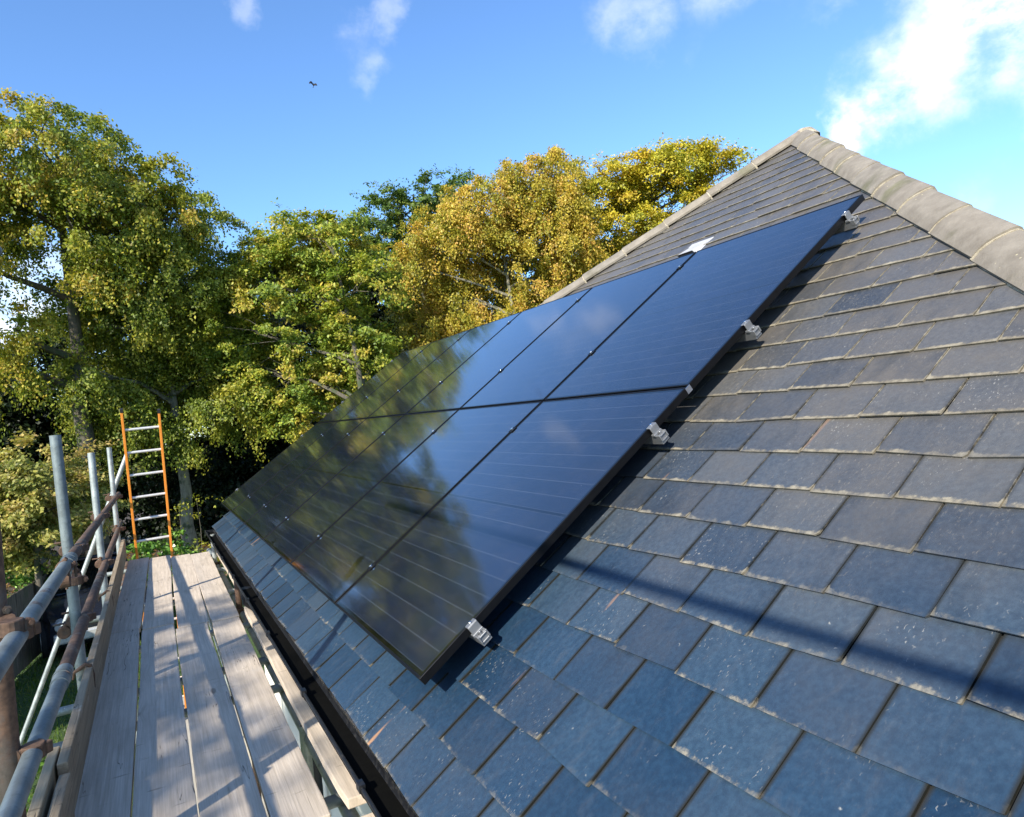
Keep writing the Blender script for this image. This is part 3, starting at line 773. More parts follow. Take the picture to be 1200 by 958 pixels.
# boards ------------------------------------------------------------
def board(a, b, w_, th, mat, label, cat='scaffold board', group='weathered boards of the scaffold walkway', roll=0., name='scaffold_board', seed=0, band=False):
    """a plank from a to b (centre line of the TOP face), real thickness, slightly bowed edges"""
    a, b = Vector(a), Vector(b); L = (b-a).length; rr = random.Random(seed)
    yd = (b-a).normalized(); xd = yd.cross(Vector((0, 0, 1))).normalized(); zd = xd.cross(yd)
    if roll: 
        q = Matrix.Rotation(roll, 3, yd); xd, zd = q @ xd, q @ zd
    M = Matrix((xd, yd, zd)).transposed().to_4x4(); M.translation = a
    n = max(4, int(L/.12)); vs = []; ph = rr.uniform(0, 6)
    for i in range(n+1):
        y = L*i/n; wl = -w_/2 + .0025*math.sin(y*2.1+ph)+rr.uniform(-.0012, .0012); wr = w_/2 + .0025*math.sin(y*1.7+ph*2)+rr.uniform(-.0012, .0012)
        dz = .002*math.sin(y*1.3+ph)
        if i in (0, n): wl += rr.uniform(.001, .008); wr -= rr.uniform(.001, .008)
        ye = y + (rr.uniform(-.004, .004) if i in (0, n) else 0)
        vs += [(wl, ye, -th), (wr, ye, -th), (wr, ye, dz), (0, ye, dz-.0015), (wl, ye, dz)]
    fs = [(0, 1, 2, 3, 4)[::1], tuple(n*5+k for k in (4, 3, 2, 1, 0))]
    for i in range(n):
        for k in range(5):
            k2 = (k+1) % 5; fs.append((i*5+k, (i+1)*5+k, (i+1)*5+k2, i*5+k2))
    m = MB().add(vs, fs); root = m.build(name, M_[mat], bevel=.004, seg=2, world=M)
    tag(root, label, cat, group)
    return root
T_ = .038
# four boards wide, lapped at y = 3.6
board((-.985, -1.6, ZB), (-.985, 3.78, ZB), .212, T_, 'board', 'grey walkway board running along the toe board, nearest length', seed=1)
board((-.768, -1.4, ZB+.001), (-.760, 3.70, ZB+.001), .214, T_, 'board', 'second grey walkway board from the toe boards, near length', seed=2)
board((-.545, -1.2, ZB+.001), (-.540, 3.52, ZB+.001), .212, T_, 'board', 'third walkway board from the toe boards, near length, pale with scratches', seed=3)
board((-.335, .42, ZB), (-.312, 3.50, ZB), .192, T_, 'board', 'warm sunlit walkway board with a chipped near end beside the gutter gap', seed=4)
board((-.983, 3.80, ZB), (-.925, 7.22, ZB), .212, T_, 'board', 'shaded grey walkway board along the toe board, far length near the ladder', seed=5)
board((-.757, 3.73, ZB+.001), (-.705, 7.10, ZB+.001), .214, T_, 'board', 'far length of the second walkway board, under the ladder with a pale sunlit strip', seed=6)
board((-.525, 3.545, ZB), (-.49, 6.95, ZB), .212, T_, 'board', 'pale sunlit walkway board at the far end, right of the ladder foot', seed=7)
board((-.308, 3.52, ZB+.001), (-.288, 6.88, ZB+.001), .200, T_, 'board', 'far walkway board passing the short brown upright by the gutter', seed=8)
# inner boards under the gutter, laid on the inside brackets
g2 = 'narrow inner boards under the gutter'
board((-.112, .38, ZB+.05), (-.095, 3.55, ZB+.05), .160, T_, 'board', 'inner board tucked under the gutter with bright sun patches on its edge', group=g2, seed=9)
board((-.055, 3.60, ZB+.02), (-.045, 6.95, ZB+.02), .150, T_, 'board', 'farther inner board under the gutter behind the short uprights', group=g2, seed=10)
board((-.080, -1.6, ZB-.01), (-.080, .36, ZB-.01), .20, T_, 'board', 'short inner board at the bottom edge, lower than the one beyond it', group=g2, seed=11)
# toe boards on edge
g3 = 'toe boards on edge along the outside of the walkway'
def toe(x0, y0, x1, y1, label, mat='toe', seed=0, z=0.):
    return board((x0, y0, ZB+.105+z), (x1, y1, ZB+.105+z), .218, .036, mat, label, 'toe board', g3, roll=-math.pi/2, name='toe_board', seed=seed)
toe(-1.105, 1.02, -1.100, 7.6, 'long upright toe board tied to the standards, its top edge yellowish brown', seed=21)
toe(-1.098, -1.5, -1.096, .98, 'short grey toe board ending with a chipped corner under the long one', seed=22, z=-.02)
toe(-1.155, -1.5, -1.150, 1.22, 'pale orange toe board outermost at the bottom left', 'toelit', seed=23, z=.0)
# toe board ties: bent wire round board and standard
for k, (y, z) in enumerate(((2.30, ZB+.215), (4.36, ZB+.205))):
    w_ = MB(); pts = [(XS-.04, y, z-.06), (XS-.03, y-.02, z-.02), (XS+.0, y-.045, z+.0), (XS+.025, y-.04, z+.015), (XS+.045, y-.035, z+.004), (XS+.056, y-.035, z-.05), (XS+.056, y-.03, z-.12)]
    w_.path(pts, [.006, .009, .011, .011, .011, .009, .004], 8)
    w_.build('board_clip', M_['clampm'], scaf, SI, smooth=True)

# ------------------------------------------------------------------ ladder
lad = empty('ladder', loc=(-.77, 7.9, ZG)); tag(lad, 'orange ladder with pale rungs standing at the far end of the scaffold walkway', 'ladder')
LI = Matrix.Translation((.77, -7.9, -ZG))
def lp(x, z): return Vector((x, 7.9 - (z-ZG)*.245, z))
zt = 1.17
for xb, xt in ((-.955, -.945), (-.585, -.565)):
    m = MB(); a = lp(xb, ZG); b = lp(xt, zt + (.04 if xb < -.8 else 0)); d = (b-a).normalized(); s_ = Vector((1, 0, 0)); u_ = d.cross(s_)
    m.extrude([(-.013, -.033), (.013, -.033), (.013, .033), (-.013, .033)], a, b, s_, u_)
    so = m.build('stile', M_['orange'], lad, LI, bevel=.003)
    MB().extrude([(-.016, -.036), (.016, -.036), (.016, .036), (-.016, .036)], b-d*.02, b+d*.02, s_, u_).build('end_cap', M_['black'], so)
z = ZG+.25; k = 0
while z < zt-.05:
    m = MB(); m.tube(lp(-.948, z), lp(-.577, z+.004), .0155, seg=12); m.build('rung', M_['rung'], lad, LI, smooth=True)
    z += .268

# ------------------------------------------------------------------ leaves and trees
def leaves(centers, rng, per, size, spread, palette, droop=0., tonevar=.25, outdir=None, flat=.6):
    """centers (n,3); each gets `per` leaves on short sprays; returns V,F,C arrays"""
    n = len(centers); per = int(per)
    # each clump is made of several drooping sprays
    ns = 5
    sd = rng.normal(size=(n, ns, 3)); sd /= np.linalg.norm(sd, axis=2, keepdims=True)
    if outdir is not None: sd = sd*.8 + outdir[:, None, :]*.75
    sd[:, :, 2] = sd[:, :, 2]*.55
    u = rng.random((n, per)); si = rng.integers(0, ns, (n, per))
    base = sd[np.arange(n)[:, None], si]
    L = spread*(.55+.5*rng.random((n, 1))+.9*(rng.random((n, 1)) < .22))
    pos = centers[:, None, :] + base*(u*L)[:, :, None] + rng.normal(size=(n, per, 3))*spread*.22*np.array([1, 1, flat])
    pos[:, :, 2] -= droop*(u**1.6)*L*1.8
    pos = pos.reshape(-1, 3); N = len(pos)
    nr = rng.normal(size=(N, 3)); nr[:, 2] = np.abs(nr[:, 2])*.9+.25
    if outdir is not None: nr += np.repeat(outdir, per, axis=0)*.85
    if droop > .3: nr[:, 2] *= .6
    nr /= np.linalg.norm(nr, axis=1, keepdims=True)
    a = rng.normal(size=(N, 3)); a[:, 2] -= droop
    a -= nr*(a*nr).sum(1, keepdims=True); a /= np.linalg.norm(a, axis=1, keepdims=True)
    b = np.cross(nr, a)
    sz = size*(.65+.7*rng.random((N, 1)))
    V = np.empty((N, 4, 3), np.float32)
    V[:, 0] = pos - a*sz*.5; V[:, 1] = pos + b*sz*.32; V[:, 2] = pos + a*sz*.6 - nr*sz*.12; V[:, 3] = pos - b*sz*.32
    F = np.arange(N*4).reshape(N, 4)
    pal = np.array(palette); k = len(pal)
    ct = rng.random(n)                                   # clump tone
    f = np.clip(np.repeat(ct, per)*.65 + rng.random(N)*.45, 0, .999)*(k-1)
    i0 = f.astype(int); fr = (f-i0)[:, None]
    c = pal[i0]*(1-fr)+pal[np.minimum(i0+1, k-1)]*fr
    c = c*(1+tonevar*rng.normal(size=(N, 1))).clip(.45, 1.8)
    C = np.ones((N, 4, 4), np.float32); C[:, :, :3] = c[:, None, :]
    return V.reshape(-1, 3), F, C.reshape(-1, 4)

def wnoise(P, f, seed):
    r = np.random.default_rng(seed); s = np.zeros(len(P))
    for k in range(6):
        d = r.normal(size=3)*f*(.7+.35*k); s += np.sin(P@d + r.uniform(0, 6.28))/(1+.3*k)
    return s/2.6

def tree(name, label, cat, base, lobes, palette, leaf=.11, per=85, dens=3.0, spread=.42, droop=.25, seed=0, mat='leaf', bark='bark',
         trunk_r=.2, group=None, gap=-.55, fork=None, lean=(0, 0), twigs=.5, shell=.35):
    rng = np.random.default_rng(seed); base = Vector(base)
    cs, od, li = [], [], []
    for k, (x, y, z, r_) in enumerate(lobes):
        r_ *= 1.13
        n = int(dens*4*r_*r_)+6
        d = rng.normal(size=(n, 3)); d /= np.linalg.norm(d, axis=1, keepdims=True)
        rad = r_*(shell + (1-shell)*rng.random(n)**.5)
        rad *= 1+.22*wnoise(d*1.0, 2.2, seed*7+k)
        c = np.array([x, y, z]) + d*rad[:, None]*np.array([1, 1, .92])
        keep = wnoise(c, 1.5, seed+100) > gap
        cs.append(c[keep]); od.append(d[keep]); li.append(np.full(keep.sum(), k))
    cs = np.concatenate(cs); od = np.concatenate(od); li = np.concatenate(li)
    ok = cs[:, 2] > ZG+.15; cs, od, li = cs[ok], od[ok], li[ok]
    V, F, C = leaves(cs, rng, per, leaf, spread, palette, droop, outdir=od)
    root = empty(name, loc=base)
    tag(root, label, cat, group)
    inv = Matrix.Translation(-base)
    link('crown', mesh_np('crown', V, F, M_[mat], col=C), root, inv)
    # trunk and limbs
    tb = MB(); rr = random.Random(seed)
    cen = Vector(np.mean([l[:3] for l in lobes], axis=0)); zt_ = max(l[2] for l in lobes)
    top = Vector((cen.x*.6+base.x*.4, cen.y*.6+base.y*.4, zt_)); m = 9; ax = []
    for k in range(m+1):
        f = k/m; p = base.lerp(top, f); p.x += lean[0]*math.sin(f*3)+rr.uniform(-.06, .06)*(k > 0); p.y += lean[1]*math.sin(f*3)+rr.uniform(-.06, .06)*(k > 0); ax.append(p)
    tb.path(ax, [trunk_r*(1.25 if k == 0 else 1-.86*k/m) for k in range(m+1)], 10)
    H = top.z-base.z
    for k, (x, y, z, r_) in enumerate(lobes):
        c = Vector((x, y, z)); f = max(.12, min(.9, (z-base.z - .35*(c-Vector((base.x, base.y, z))).length)/H)); i = int(f*m); p = ax[i].lerp(ax[min(i+1, m)], f*m-i)
        mid = p.lerp(c, .5)+Vector((rr.uniform(-.15, .15), rr.uniform(-.15, .15), .12*(c-p).length*rr.uniform(-.2, 1)))
        r0 = trunk_r*(1-.8*f)*.55+.015
        tb.path([p, p.lerp(mid, .5)+Vector((0, 0, .03)), mid, mid.lerp(c, .6), c], [r0, r0*.85, r0*.65, r0*.45, r0*.3], 6)
        idx = np.where(li == k)[0]; rng.shuffle(idx)
        for j in idx[:int(len(idx)*twigs)]:
            e = Vector(cs[j]); q = mid.lerp(c, rr.uniform(.2, 1)); mm = q.lerp(e, .5)+Vector((0, 0, rr.uniform(0, .15)))
            tb.path([q, mm, e], [max(.008, r0*.26), .010, .004], 4)
    tb.build('trunk', M_[bark], root, inv, smooth=True)
    return root

# bearings: azimuth (deg, towards -x), elevation (deg), distance, radius in metres
def bl(a, e, d, r_):
    a, e = R(a), R(e); h = d*math.cos(e)
    return (CAM[0]-math.sin(a)*h, CAM[1]+math.cos(a)*h, CAM[2]+d*math.sin(e), r_)
BEECH = [bl(10.5,18.7,21.8,1.36), bl(7.7,20.1,21.5,1.10), bl(5.0,20.9,20.2,0.98), bl(2.5,20.1,21.8,1.06), bl(1.1,17.7,21.5,1.09), bl(-1.3,17.5,20.2,0.94), bl(-3.5,16.2,20.8,0.87), bl(-5.5,15.2,21.8,0.70), bl(6.1,16.8,21.2,0.93), bl(3.7,15.9,20.2,0.96), bl(10.5,13.6,20.5,1.19), bl(0.7,14.3,20.8,0.89), bl(8.4,16.6,21.8,0.81), bl(2.1,13.1,20.2,0.66), bl(10.2,6.5,21.0,1.02), bl(7.5,8.4,20.2,0.53)]
BEECH2 = [bl(0.9,12.2,22.2,1.13), bl(-2.1,11.3,21.2,1.26), bl(-4.8,11.9,22.2,0.99), bl(2.8,8.9,22.0,0.93), bl(-0.1,7.3,22.8,1.25), bl(-3.4,6.5,22.5,1.19), bl(2.6,4.9,21.5,0.94), bl(-1.7,3.4,22.8,1.18), bl(-5.4,8.0,22.2,0.95), bl(-6.3,5.0,22.2,0.84), bl(-5.4,1.8,21.2,0.84), bl(0.7,1.7,21.8,0.87), bl(3.3,2.5,22.0,0.59), bl(-2.9,0.4,21.8,0.65), bl(2.8,11.0,22.0,0.69)]
MAPLE_ = [bl(-13.1,14.7,21.0,0.93), bl(-10.9,13.3,21.8,0.97), bl(-15.0,13.8,21.8,0.94), bl(-9.7,10.8,20.8,1.10), bl(-12.9,10.3,21.8,1.24), bl(-16.3,10.4,20.2,1.06), bl(-8.1,7.5,20.5,1.03), bl(-10.9,6.4,21.0,1.19), bl(-14.2,6.5,21.2,1.14), bl(-17.1,7.6,20.5,0.89), bl(-15.7,3.9,21.0,0.89), bl(-12.9,3.1,20.8,0.88), bl(-18.2,4.4,21.2,0.72), bl(-8.8,4.1,21.0,0.94), bl(-10.7,1.2,20.8,0.75), bl(-8.6,12.1,21.2,0.72), bl(-15.5,15.8,21.0,0.49)]
OAK = [bl(-18.4,15.8,28.8,0.89), bl(-20.5,16.4,28.2,0.96), bl(-22.7,17.1,28.5,0.89), bl(-24.8,17.2,29.5,0.89), bl(-19.1,13.2,28.8,1.18), bl(-21.6,13.7,28.2,1.18), bl(-17.4,12.9,29.8,0.83), bl(-23.8,14.2,29.8,1.18)]
BIRCH = [bl(-24.6,15.9,23.0,0.94), bl(-26.8,16.4,22.5,0.99), bl(-29.1,17.5,22.5,0.87), bl(-31.7,18.0,23.0,0.87), bl(-33.8,18.0,23.8,0.76), bl(-22.6,13.4,22.2,0.94), bl(-25.3,12.5,23.8,1.17), bl(-28.6,13.2,22.8,1.34), bl(-32.0,14.3,23.2,1.27), bl(-21.8,9.7,23.8,1.01), bl(-24.6,8.8,22.8,1.19), bl(-28.2,9.2,23.8,1.25), bl(-31.6,10.2,23.0,1.13), bl(-22.9,5.8,23.8,0.97), bl(-26.1,5.8,23.5,1.03), bl(-29.4,6.2,22.2,0.86), bl(-20.7,12.2,22.2,0.67), bl(-33.9,15.7,22.5,0.82), bl(-33.9,12.3,22.5,0.95), bl(-20.2,7.4,23.5,0.68)]
LIME = [bl(-36.1,16.4,24.5,1.01), bl(-38.2,16.5,24.2,1.00), bl(-40.2,16.7,25.2,0.82), bl(-41.7,17.2,24.2,0.92), bl(-43.8,17.4,25.2,0.86), bl(-45.7,16.8,25.0,0.85), bl(-47.1,16.0,24.8,0.74), bl(-36.5,13.4,24.8,1.26), bl(-39.6,13.5,24.2,1.31), bl(-42.8,13.8,24.8,1.23), bl(-45.4,14.0,25.0,1.04), bl(-35.5,10.5,24.8,1.15), bl(-38.3,10.8,25.2,1.20), bl(-41.5,11.4,24.8,1.13), bl(-33.5,8.6,24.5,1.10), bl(-36.0,8.0,25.2,1.04), bl(-31.6,7.1,25.2,0.93), bl(-44.6,12.2,25.0,0.99)]
SHRUB = [bl(7.9,-2.0,14.2,0.58), bl(6.0,-1.7,15.8,0.53), bl(9.2,-3.2,15.0,0.60), bl(6.9,-4.2,14.2,0.58), bl(5.2,-3.9,14.8,0.47), bl(8.9,-5.3,15.2,0.48), bl(6.3,-6.1,14.8,0.40), bl(4.3,-2.8,15.5,0.38), bl(10.9,-2.1,15.0,0.66), bl(7.6,-0.9,14.2,0.38), bl(4.6,-5.8,15.0,0.31)]
HEDGE = [bl(9.4,-6.4,16.2,0.53), bl(8.0,-6.5,16.2,0.46), bl(10.6,-7.2,15.6,0.59), bl(9.3,-8.1,17.0,0.48), bl(7.3,-6.9,16.2,0.31), bl(11.7,-7.5,16.8,0.59), bl(6.7,-5.8,15.6,0.29)]
DARK1 = [bl(5.7,4.5,26.0,1.62), bl(7.9,1.8,26.0,1.58), bl(10.4,3.7,25.5,1.53), bl(3.5,0.1,26.2,1.66), bl(0.4,-1.5,25.8,1.57), bl(11.6,-0.1,25.8,1.51), bl(6.2,-2.0,26.5,1.62)]
DARK2 = [bl(-3.7,-0.7,27.8,1.84), bl(-7.2,-2.4,26.5,1.89), bl(-1.0,-4.2,26.8,1.79), bl(-9.5,1.4,27.8,1.91), bl(-12.6,-0.3,26.2,1.95), bl(-4.4,-5.4,26.2,1.54), bl(-16.3,2.8,27.8,1.97), bl(-7.8,4.2,27.0,1.57), bl(-10.2,-4.2,26.2,1.60)]
DARK4 = [bl(2, 7, 29, 2.2), bl(-2.5, 8.5, 30, 2.3), bl(-6.5, 9, 30, 2.2), bl(-10, 9, 29, 2.3), bl(-14, 9.5, 30, 2.2), bl(-18, 10, 30, 2.3), bl(-1, 4, 29, 2.2), bl(-7, 4, 30, 2.2), bl(-20, 7, 31, 2.2)]
DARK3 = [bl(-19.8,3.2,31.2,2.37), bl(-22.9,5.8,32.8,1.98), bl(-25.4,2.7,32.2,2.39), bl(-28.5,5.2,31.5,1.99), bl(-32.2,6.3,31.5,1.98), bl(-30.5,10.0,32.8,1.57), bl(-35.8,6.6,31.8,1.96), bl(-39.6,9.6,31.5,1.73), bl(-20.3,8.8,32.5,1.95), bl(-41.8,10.7,31.2,1.52)]
GREEN = [(0.05, 0.088, 0.02), (0.088, 0.149, 0.028), (0.143, 0.209, 0.04), (0.22, 0.253, 0.05)]
OLIVE = [(0.073, 0.11, 0.016), (0.157, 0.204, 0.025), (0.257, 0.281, 0.034), (0.369, 0.331, 0.041), (0.447, 0.309, 0.05)]
GOLD = [(0.145, 0.165, 0.023), (0.293, 0.279, 0.033), (0.427, 0.351, 0.042), (0.506, 0.372, 0.052), (0.541, 0.317, 0.075)]
YELL = [(0.144, 0.174, 0.016), (0.288, 0.291, 0.024), (0.432, 0.381, 0.032), (0.552, 0.437, 0.036), (0.552, 0.37, 0.044)]
MAPLE = [(0.082, 0.135, 0.018), (0.164, 0.237, 0.032), (0.281, 0.326, 0.041), (0.398, 0.372, 0.05), (0.468, 0.349, 0.063)]
DARK = [(.006, .012, .004), (.012, .024, .007), (.022, .036, .010)]  # very dark leaves: shade beneath the canopies put into the colour
LAUREL = [(.05, .12, .02), (.10, .21, .03), (.18, .30, .06)]
RHODO = [(0.117, 0.15, 0.039), (0.247, 0.258, 0.058), (0.39, 0.348, 0.091), (0.494, 0.336, 0.13)]
tree('beech_tree', 'tallest tree on the left with olive tips and sky showing through its dark middle', 'tree', (-2.2, 19.5, ZG), BEECH, OLIVE, leaf=0.077, per=219, dens=9, droop=.6, seed=1, trunk_r=.30, spread=.42, gap=-.30, twigs=.25)
tree('weeping_beech', 'olive green tree with hanging sprays and a pale trunk behind the orange ladder', 'tree', (.15, 21.0, ZG), BEECH2, OLIVE[:4], leaf=0.077, per=232, dens=10, droop=.75, seed=2, trunk_r=.20, spread=.42, gap=-.30, bark='barkpale', twigs=.2)
tree('maple_tree', 'rounded green tree with leafy clumps in the middle, its crown tip turning orange', 'tree', (4.9, 16.2, ZG), MAPLE_, MAPLE, leaf=0.087, per=183, dens=10, droop=.1, seed=3, trunk_r=.14, spread=.42, gap=-.30, twigs=.25)
tree('oak_tree', 'darker green treetop showing behind the orange weeping tree', 'tree', (9.5, 23, ZG), OAK, GREEN, leaf=0.101, per=147, dens=6, droop=.1, seed=4, trunk_r=.25, spread=.42, gap=-.25, twigs=.25)
tree('birch_tree', 'golden orange weeping tree behind the panels, right of the rounded green one', 'tree', (10.3, 17.2, ZG), BIRCH, GOLD, leaf=0.071, per=232, dens=10, droop=.8, seed=5, trunk_r=.13, spread=.42, gap=-.30, bark='barkpale', twigs=.35)
tree('lime_tree', 'bright yellow green tree rising beside the far hip of the roof', 'tree', (15.8, 16.0, ZG), LIME, YELL, leaf=0.081, per=207, dens=9, droop=.3, seed=6, trunk_r=.24, spread=.48, gap=-.30, twigs=.25)
tree('rhododendron_bush', 'large pinkish yellow green bush behind the scaffold poles at the left edge', 'bush', (-2.6, 12.6, ZG), SHRUB, RHODO, leaf=0.064, per=268, dens=12, droop=.0, seed=7, trunk_r=.08, spread=.30, gap=-.8, twigs=.15, shell=.6)
tree('laurel_hedge', 'bright glossy green hedge above the wooden fence', 'hedge', (-3.4, 13.6, ZG), HEDGE, LAUREL, leaf=0.057, per=244, dens=6, droop=.0, seed=8, trunk_r=.05, spread=.25, gap=-.8, twigs=.1, mat='leafg', shell=.6)
g_ = 'trees coloured as deep shade behind the garden'
tree('shade_coloured_tree', 'tree coloured as deep shade under the tallest left tree, behind the big bush', 'tree', (-4, 24.5, ZG), DARK1, DARK, leaf=0.134, per=196, dens=4, seed=9, spread=.7, gap=-1.2, group=g_, twigs=.05)
tree('shade_coloured_tree', 'tree coloured as deep shade behind the ladder and the rounded green tree', 'tree', (4, 25.5, ZG), DARK2, DARK, leaf=0.134, per=196, dens=4, seed=10, spread=.7, gap=-1.2, group=g_, twigs=.05)
tree('shade_coloured_tree', 'tall tree mass coloured as deep shade behind the weeping tree and the rounded green tree', 'tree', (2, 27.5, ZG), DARK4, DARK, leaf=0.134, per=168, dens=4, seed=14, spread=.6, gap=-1.2, group=g_, twigs=.05)
tree('shade_coloured_tree', 'tree coloured as deep shade filling the gaps behind the golden and yellow trees', 'tree', (15, 25, ZG), DARK3, DARK, leaf=0.134, per=196, dens=4, seed=11, spread=.7, gap=-1.2, group=g_, twigs=.05)
# unseen tree added out of frame, shaped to dapple the walkway with shade
tree('added_shade_tree', 'unseen tree added behind the viewpoint to dapple the walkway with shade', 'tree', (-7.9, -2.6, ZG),
     [(-8.0, -3.5, 4.6, .70), (-7.9, -2.5, 4.4, .62), (-8.1, -1.5, 4.6, .7), (-8.3, -4.6, 4.8, .7), (-7.8, -.6, 4.4, .55), (-8.7, -2.4, 5.3, .7)], OLIVE, leaf=.12, per=70, dens=3.5, droop=.3, seed=12, trunk_r=.16, spread=.5, gap=-.45, twigs=.3)

# under-storey: plants at the trunk foot, bare stems, brown litter
def plants(name, label, cat, pts, hh, palette, seed, size=.1, per=60, spread=.3, group=None, mat='leaf'):
    rng = np.random.default_rng(seed); P_ = np.array(pts, float)
    c = P_[rng.integers(0, len(P_), len(P_)*6)] + rng.normal(size=(len(P_)*6, 3))*[.35, .35, 0]
    c[:, 2] = ZG + .1 + rng.random(len(c))*hh
    V, F, C = leaves(c, rng, per, size, spread, palette, .15)
    root = empty(name, loc=Vector((float(P_[0][0]), float(P_[0][1]), ZG))); tag(root, label, cat, group)
    inv = Matrix.Translation(-root.location)
    link('foliage', mesh_np('foliage', V, F, M_[mat], col=C), root, inv)
    tb = MB()
    for p in c[::3]:
        tb.path([(p[0], p[1]+.03, ZG-.03), (p[0]+rng.normal()*.04, p[1], (ZG+p[2])/2), tuple(p)], [.012, .009, .004], 5)
    tb.build('stems', M_['bark'], root, inv)
plants('leafy_shrub', 'low green shrub seen between the ladder rungs', 'shrub', [(-1.3, 16.5, 0), (-.9, 16.8, 0), (-1.2, 17.2, 0), (-.6, 16.6, 0), (-.3, 17.0, 0)], 1.1, LAUREL, 31, .1, 70, .3, mat='leafg')
plants('straggly_shrub', 'thin straggly shrub in front of the pale tree trunk', 'shrub', [(-.1, 19.2, 0), (0.1, 19.6, 0), (.3, 19.3, 0)], 1.9, OLIVE[:4], 32, .08, 22, .35)
plants('yellowing_plants', 'yellow green plants at the foot of the pale trunk beyond the platform end', 'plants', [(.5, 18.5, 0), (1.0, 18.9, 0), (1.6, 18.4, 0), (2.2, 19.0, 0)], .45, OLIVE[1:], 33, .08, 40, .25)
plants('weed_clump', 'small weed growing in the shaded lawn at the bottom left', 'plant', [(-2.05, 6.6, 0)], .35, LAUREL, 34, .07, 14, .15)
plants('border_shrub', 'leafy border shrub between the fence and the scaffold', 'shrub', [(-2.6, 14.8, 0), (-2.2, 15.3, 0), (-3.1, 15.4, 0)], .8, OLIVE[1:4], 35, .08, 60, .3)

# grass blades on the visible lawn strip: one mass
rng = np.random.default_rng(77); N = 42000
px = rng.uniform(-4.2, .1, N); py = 2.5 + 17*rng.random(N)**.8
h = rng.uniform(.03, .09, N)*(1+.5*wnoise(np.c_[px, py, px*0], 2., 3)); a = rng.uniform(0, 6.28, N); wd = .006+.004*rng.random(N)
V = np.empty((N, 3, 3), np.float32)
V[:, 0] = np.c_[px-np.cos(a)*wd, py-np.sin(a)*wd, np.full(N, ZG)]; V[:, 1] = np.c_[px+np.cos(a)*wd, py+np.sin(a)*wd, np.full(N, ZG)]
V[:, 2] = np.c_[px+rng.normal(size=N)*.02, py+rng.normal(size=N)*.02, ZG+h]
tone = np.array([(.05, .11, .015), (.09, .16, .02), (.16, .20, .04)])[rng.integers(0, 3, N)]
C = np.ones((N, 3, 4), np.float32); C[:, :, :3] = tone[:, None]
keep = ~((px > -.92) & (py < 8.6))
go = link('grass', mesh_np('grass', V[keep].reshape(-1, 3), np.arange(keep.sum()*3).reshape(-1, 3), M_['leaf'], col=C[keep].reshape(-1, 4)))
tag(go, 'short green lawn grass seen through the scaffold poles', 'grass', kind='stuff')
# fallen leaves under the trees
N = 12000; c = np.c_[rng.uniform(-7, 14, N), rng.uniform(15, 27, N), np.full(N, ZG+.02)]
V, F, C = leaves(c, rng, 1, .1, .02, [(.16, .07, .03), (.25, .12, .05), (.32, .20, .06), (.10, .05, .03)])
V[:, 2] = np.maximum(V[:, 2], ZG+.008)
tag(link('fallen_leaves', mesh_np('fallen_leaves', V, F, M_['leaf'], col=C)), 'brown fallen leaves covering the soil beneath the trees', 'leaf litter', kind='stuff')

# ------------------------------------------------------------------ fence, red fence, car
fr = empty('wooden_fence', loc=(-2.5, 9.0, ZG)); tag(fr, 'weathered close boarded wooden fence below the bright hedge', 'fence')
FI = Matrix.Translation((2.5, -9.0, -ZG)); fa, fb_ = Vector((-3.55, 7.6, ZG)), Vector((-2.60, 13.4, ZG))
fd = (fb_-fa).normalized(); fn = Vector((fd.y, -fd.x, 0)); L = (fb_-fa).length; y = 0; pm = MB(); rr = random.Random(9)
while y < L:
    w0 = .098; a = fa+fd*y; hgt = 1.30+rr.uniform(-.012, .012)
    Mx = Matrix((fd, fn, Vector((0, 0, 1)))).transposed().to_4x4(); Mx.translation = a+fn*rr.uniform(-.002, .004)
    pm.box((0, 0, .03), (w0, .014, hgt), Mx); y += .103
pm.build('fence_boards', M_['fence'], fr, FI, bevel=.002)
rm_ = MB()
for zz in (.25, 1.05):
    Mx = Matrix((fd, fn, Vector((0, 0, 1)))).transposed().to_4x4(); Mx.translation = fa
    rm_.box((0, -.045, zz), (L, -.005, zz+.07), Mx)
rm_.build('fence_rails', M_['fence'], fr, FI)
for k in range(4):
    Mx = Matrix((fd, fn, Vector((0, 0, 1)))).transposed().to_4x4(); Mx.translation = fa+fd*(k*L/3.02)
    MB().box((-.05, -.14, 0), (.05, -.047, 1.36), Mx).build('fence_post', M_['fence'], fr, FI)
fr = empty('picket_fence', loc=(-2.2, 13.9, ZG)); tag(fr, 'short reddish brown fence panel just past the end of the grey fence', 'fence')
FI = Matrix.Translation((2.2, -12.3, -ZG)); pm = MB()
for k in range(5):
    x = -2.60+k*.15; pm.box((x, 12.3, ZG+.04), (x+.10, 12.325, ZG+1.45+.03*(k % 2)))
pm.build('pickets', M_['redwood'], fr, FI, bevel=.004)
MB().box((-2.6, 12.33, ZG+.4), (-1.9, 12.37, ZG+.48)).box((-2.6, 12.33, ZG+1.1), (-1.9, 12.37, ZG+1.18)).build('fence_rails', M_['redwood'], fr, FI)

car = empty('parked_car', loc=(-1.75, 11.6, ZG)); tag(car, 'dark parked car glimpsed between the scaffold pole and toe board', 'car')
CM = Matrix.Translation((0, 0, 0))
def loft(secs, seg_close=True):
    m = MB(); n = len(secs[0]); vs = [p for s_ in secs for p in s_]; fs = []
    for k in range(len(secs)-1):
        for i in range(n):
            j = (i+1) % n; fs.append((k*n+i, k*n+j, (k+1)*n+j, (k+1)*n+i))
    fs += [tuple(range(n))[::-1], tuple((len(secs)-1)*n+i for i in range(n))]
    return m.add(vs, fs)
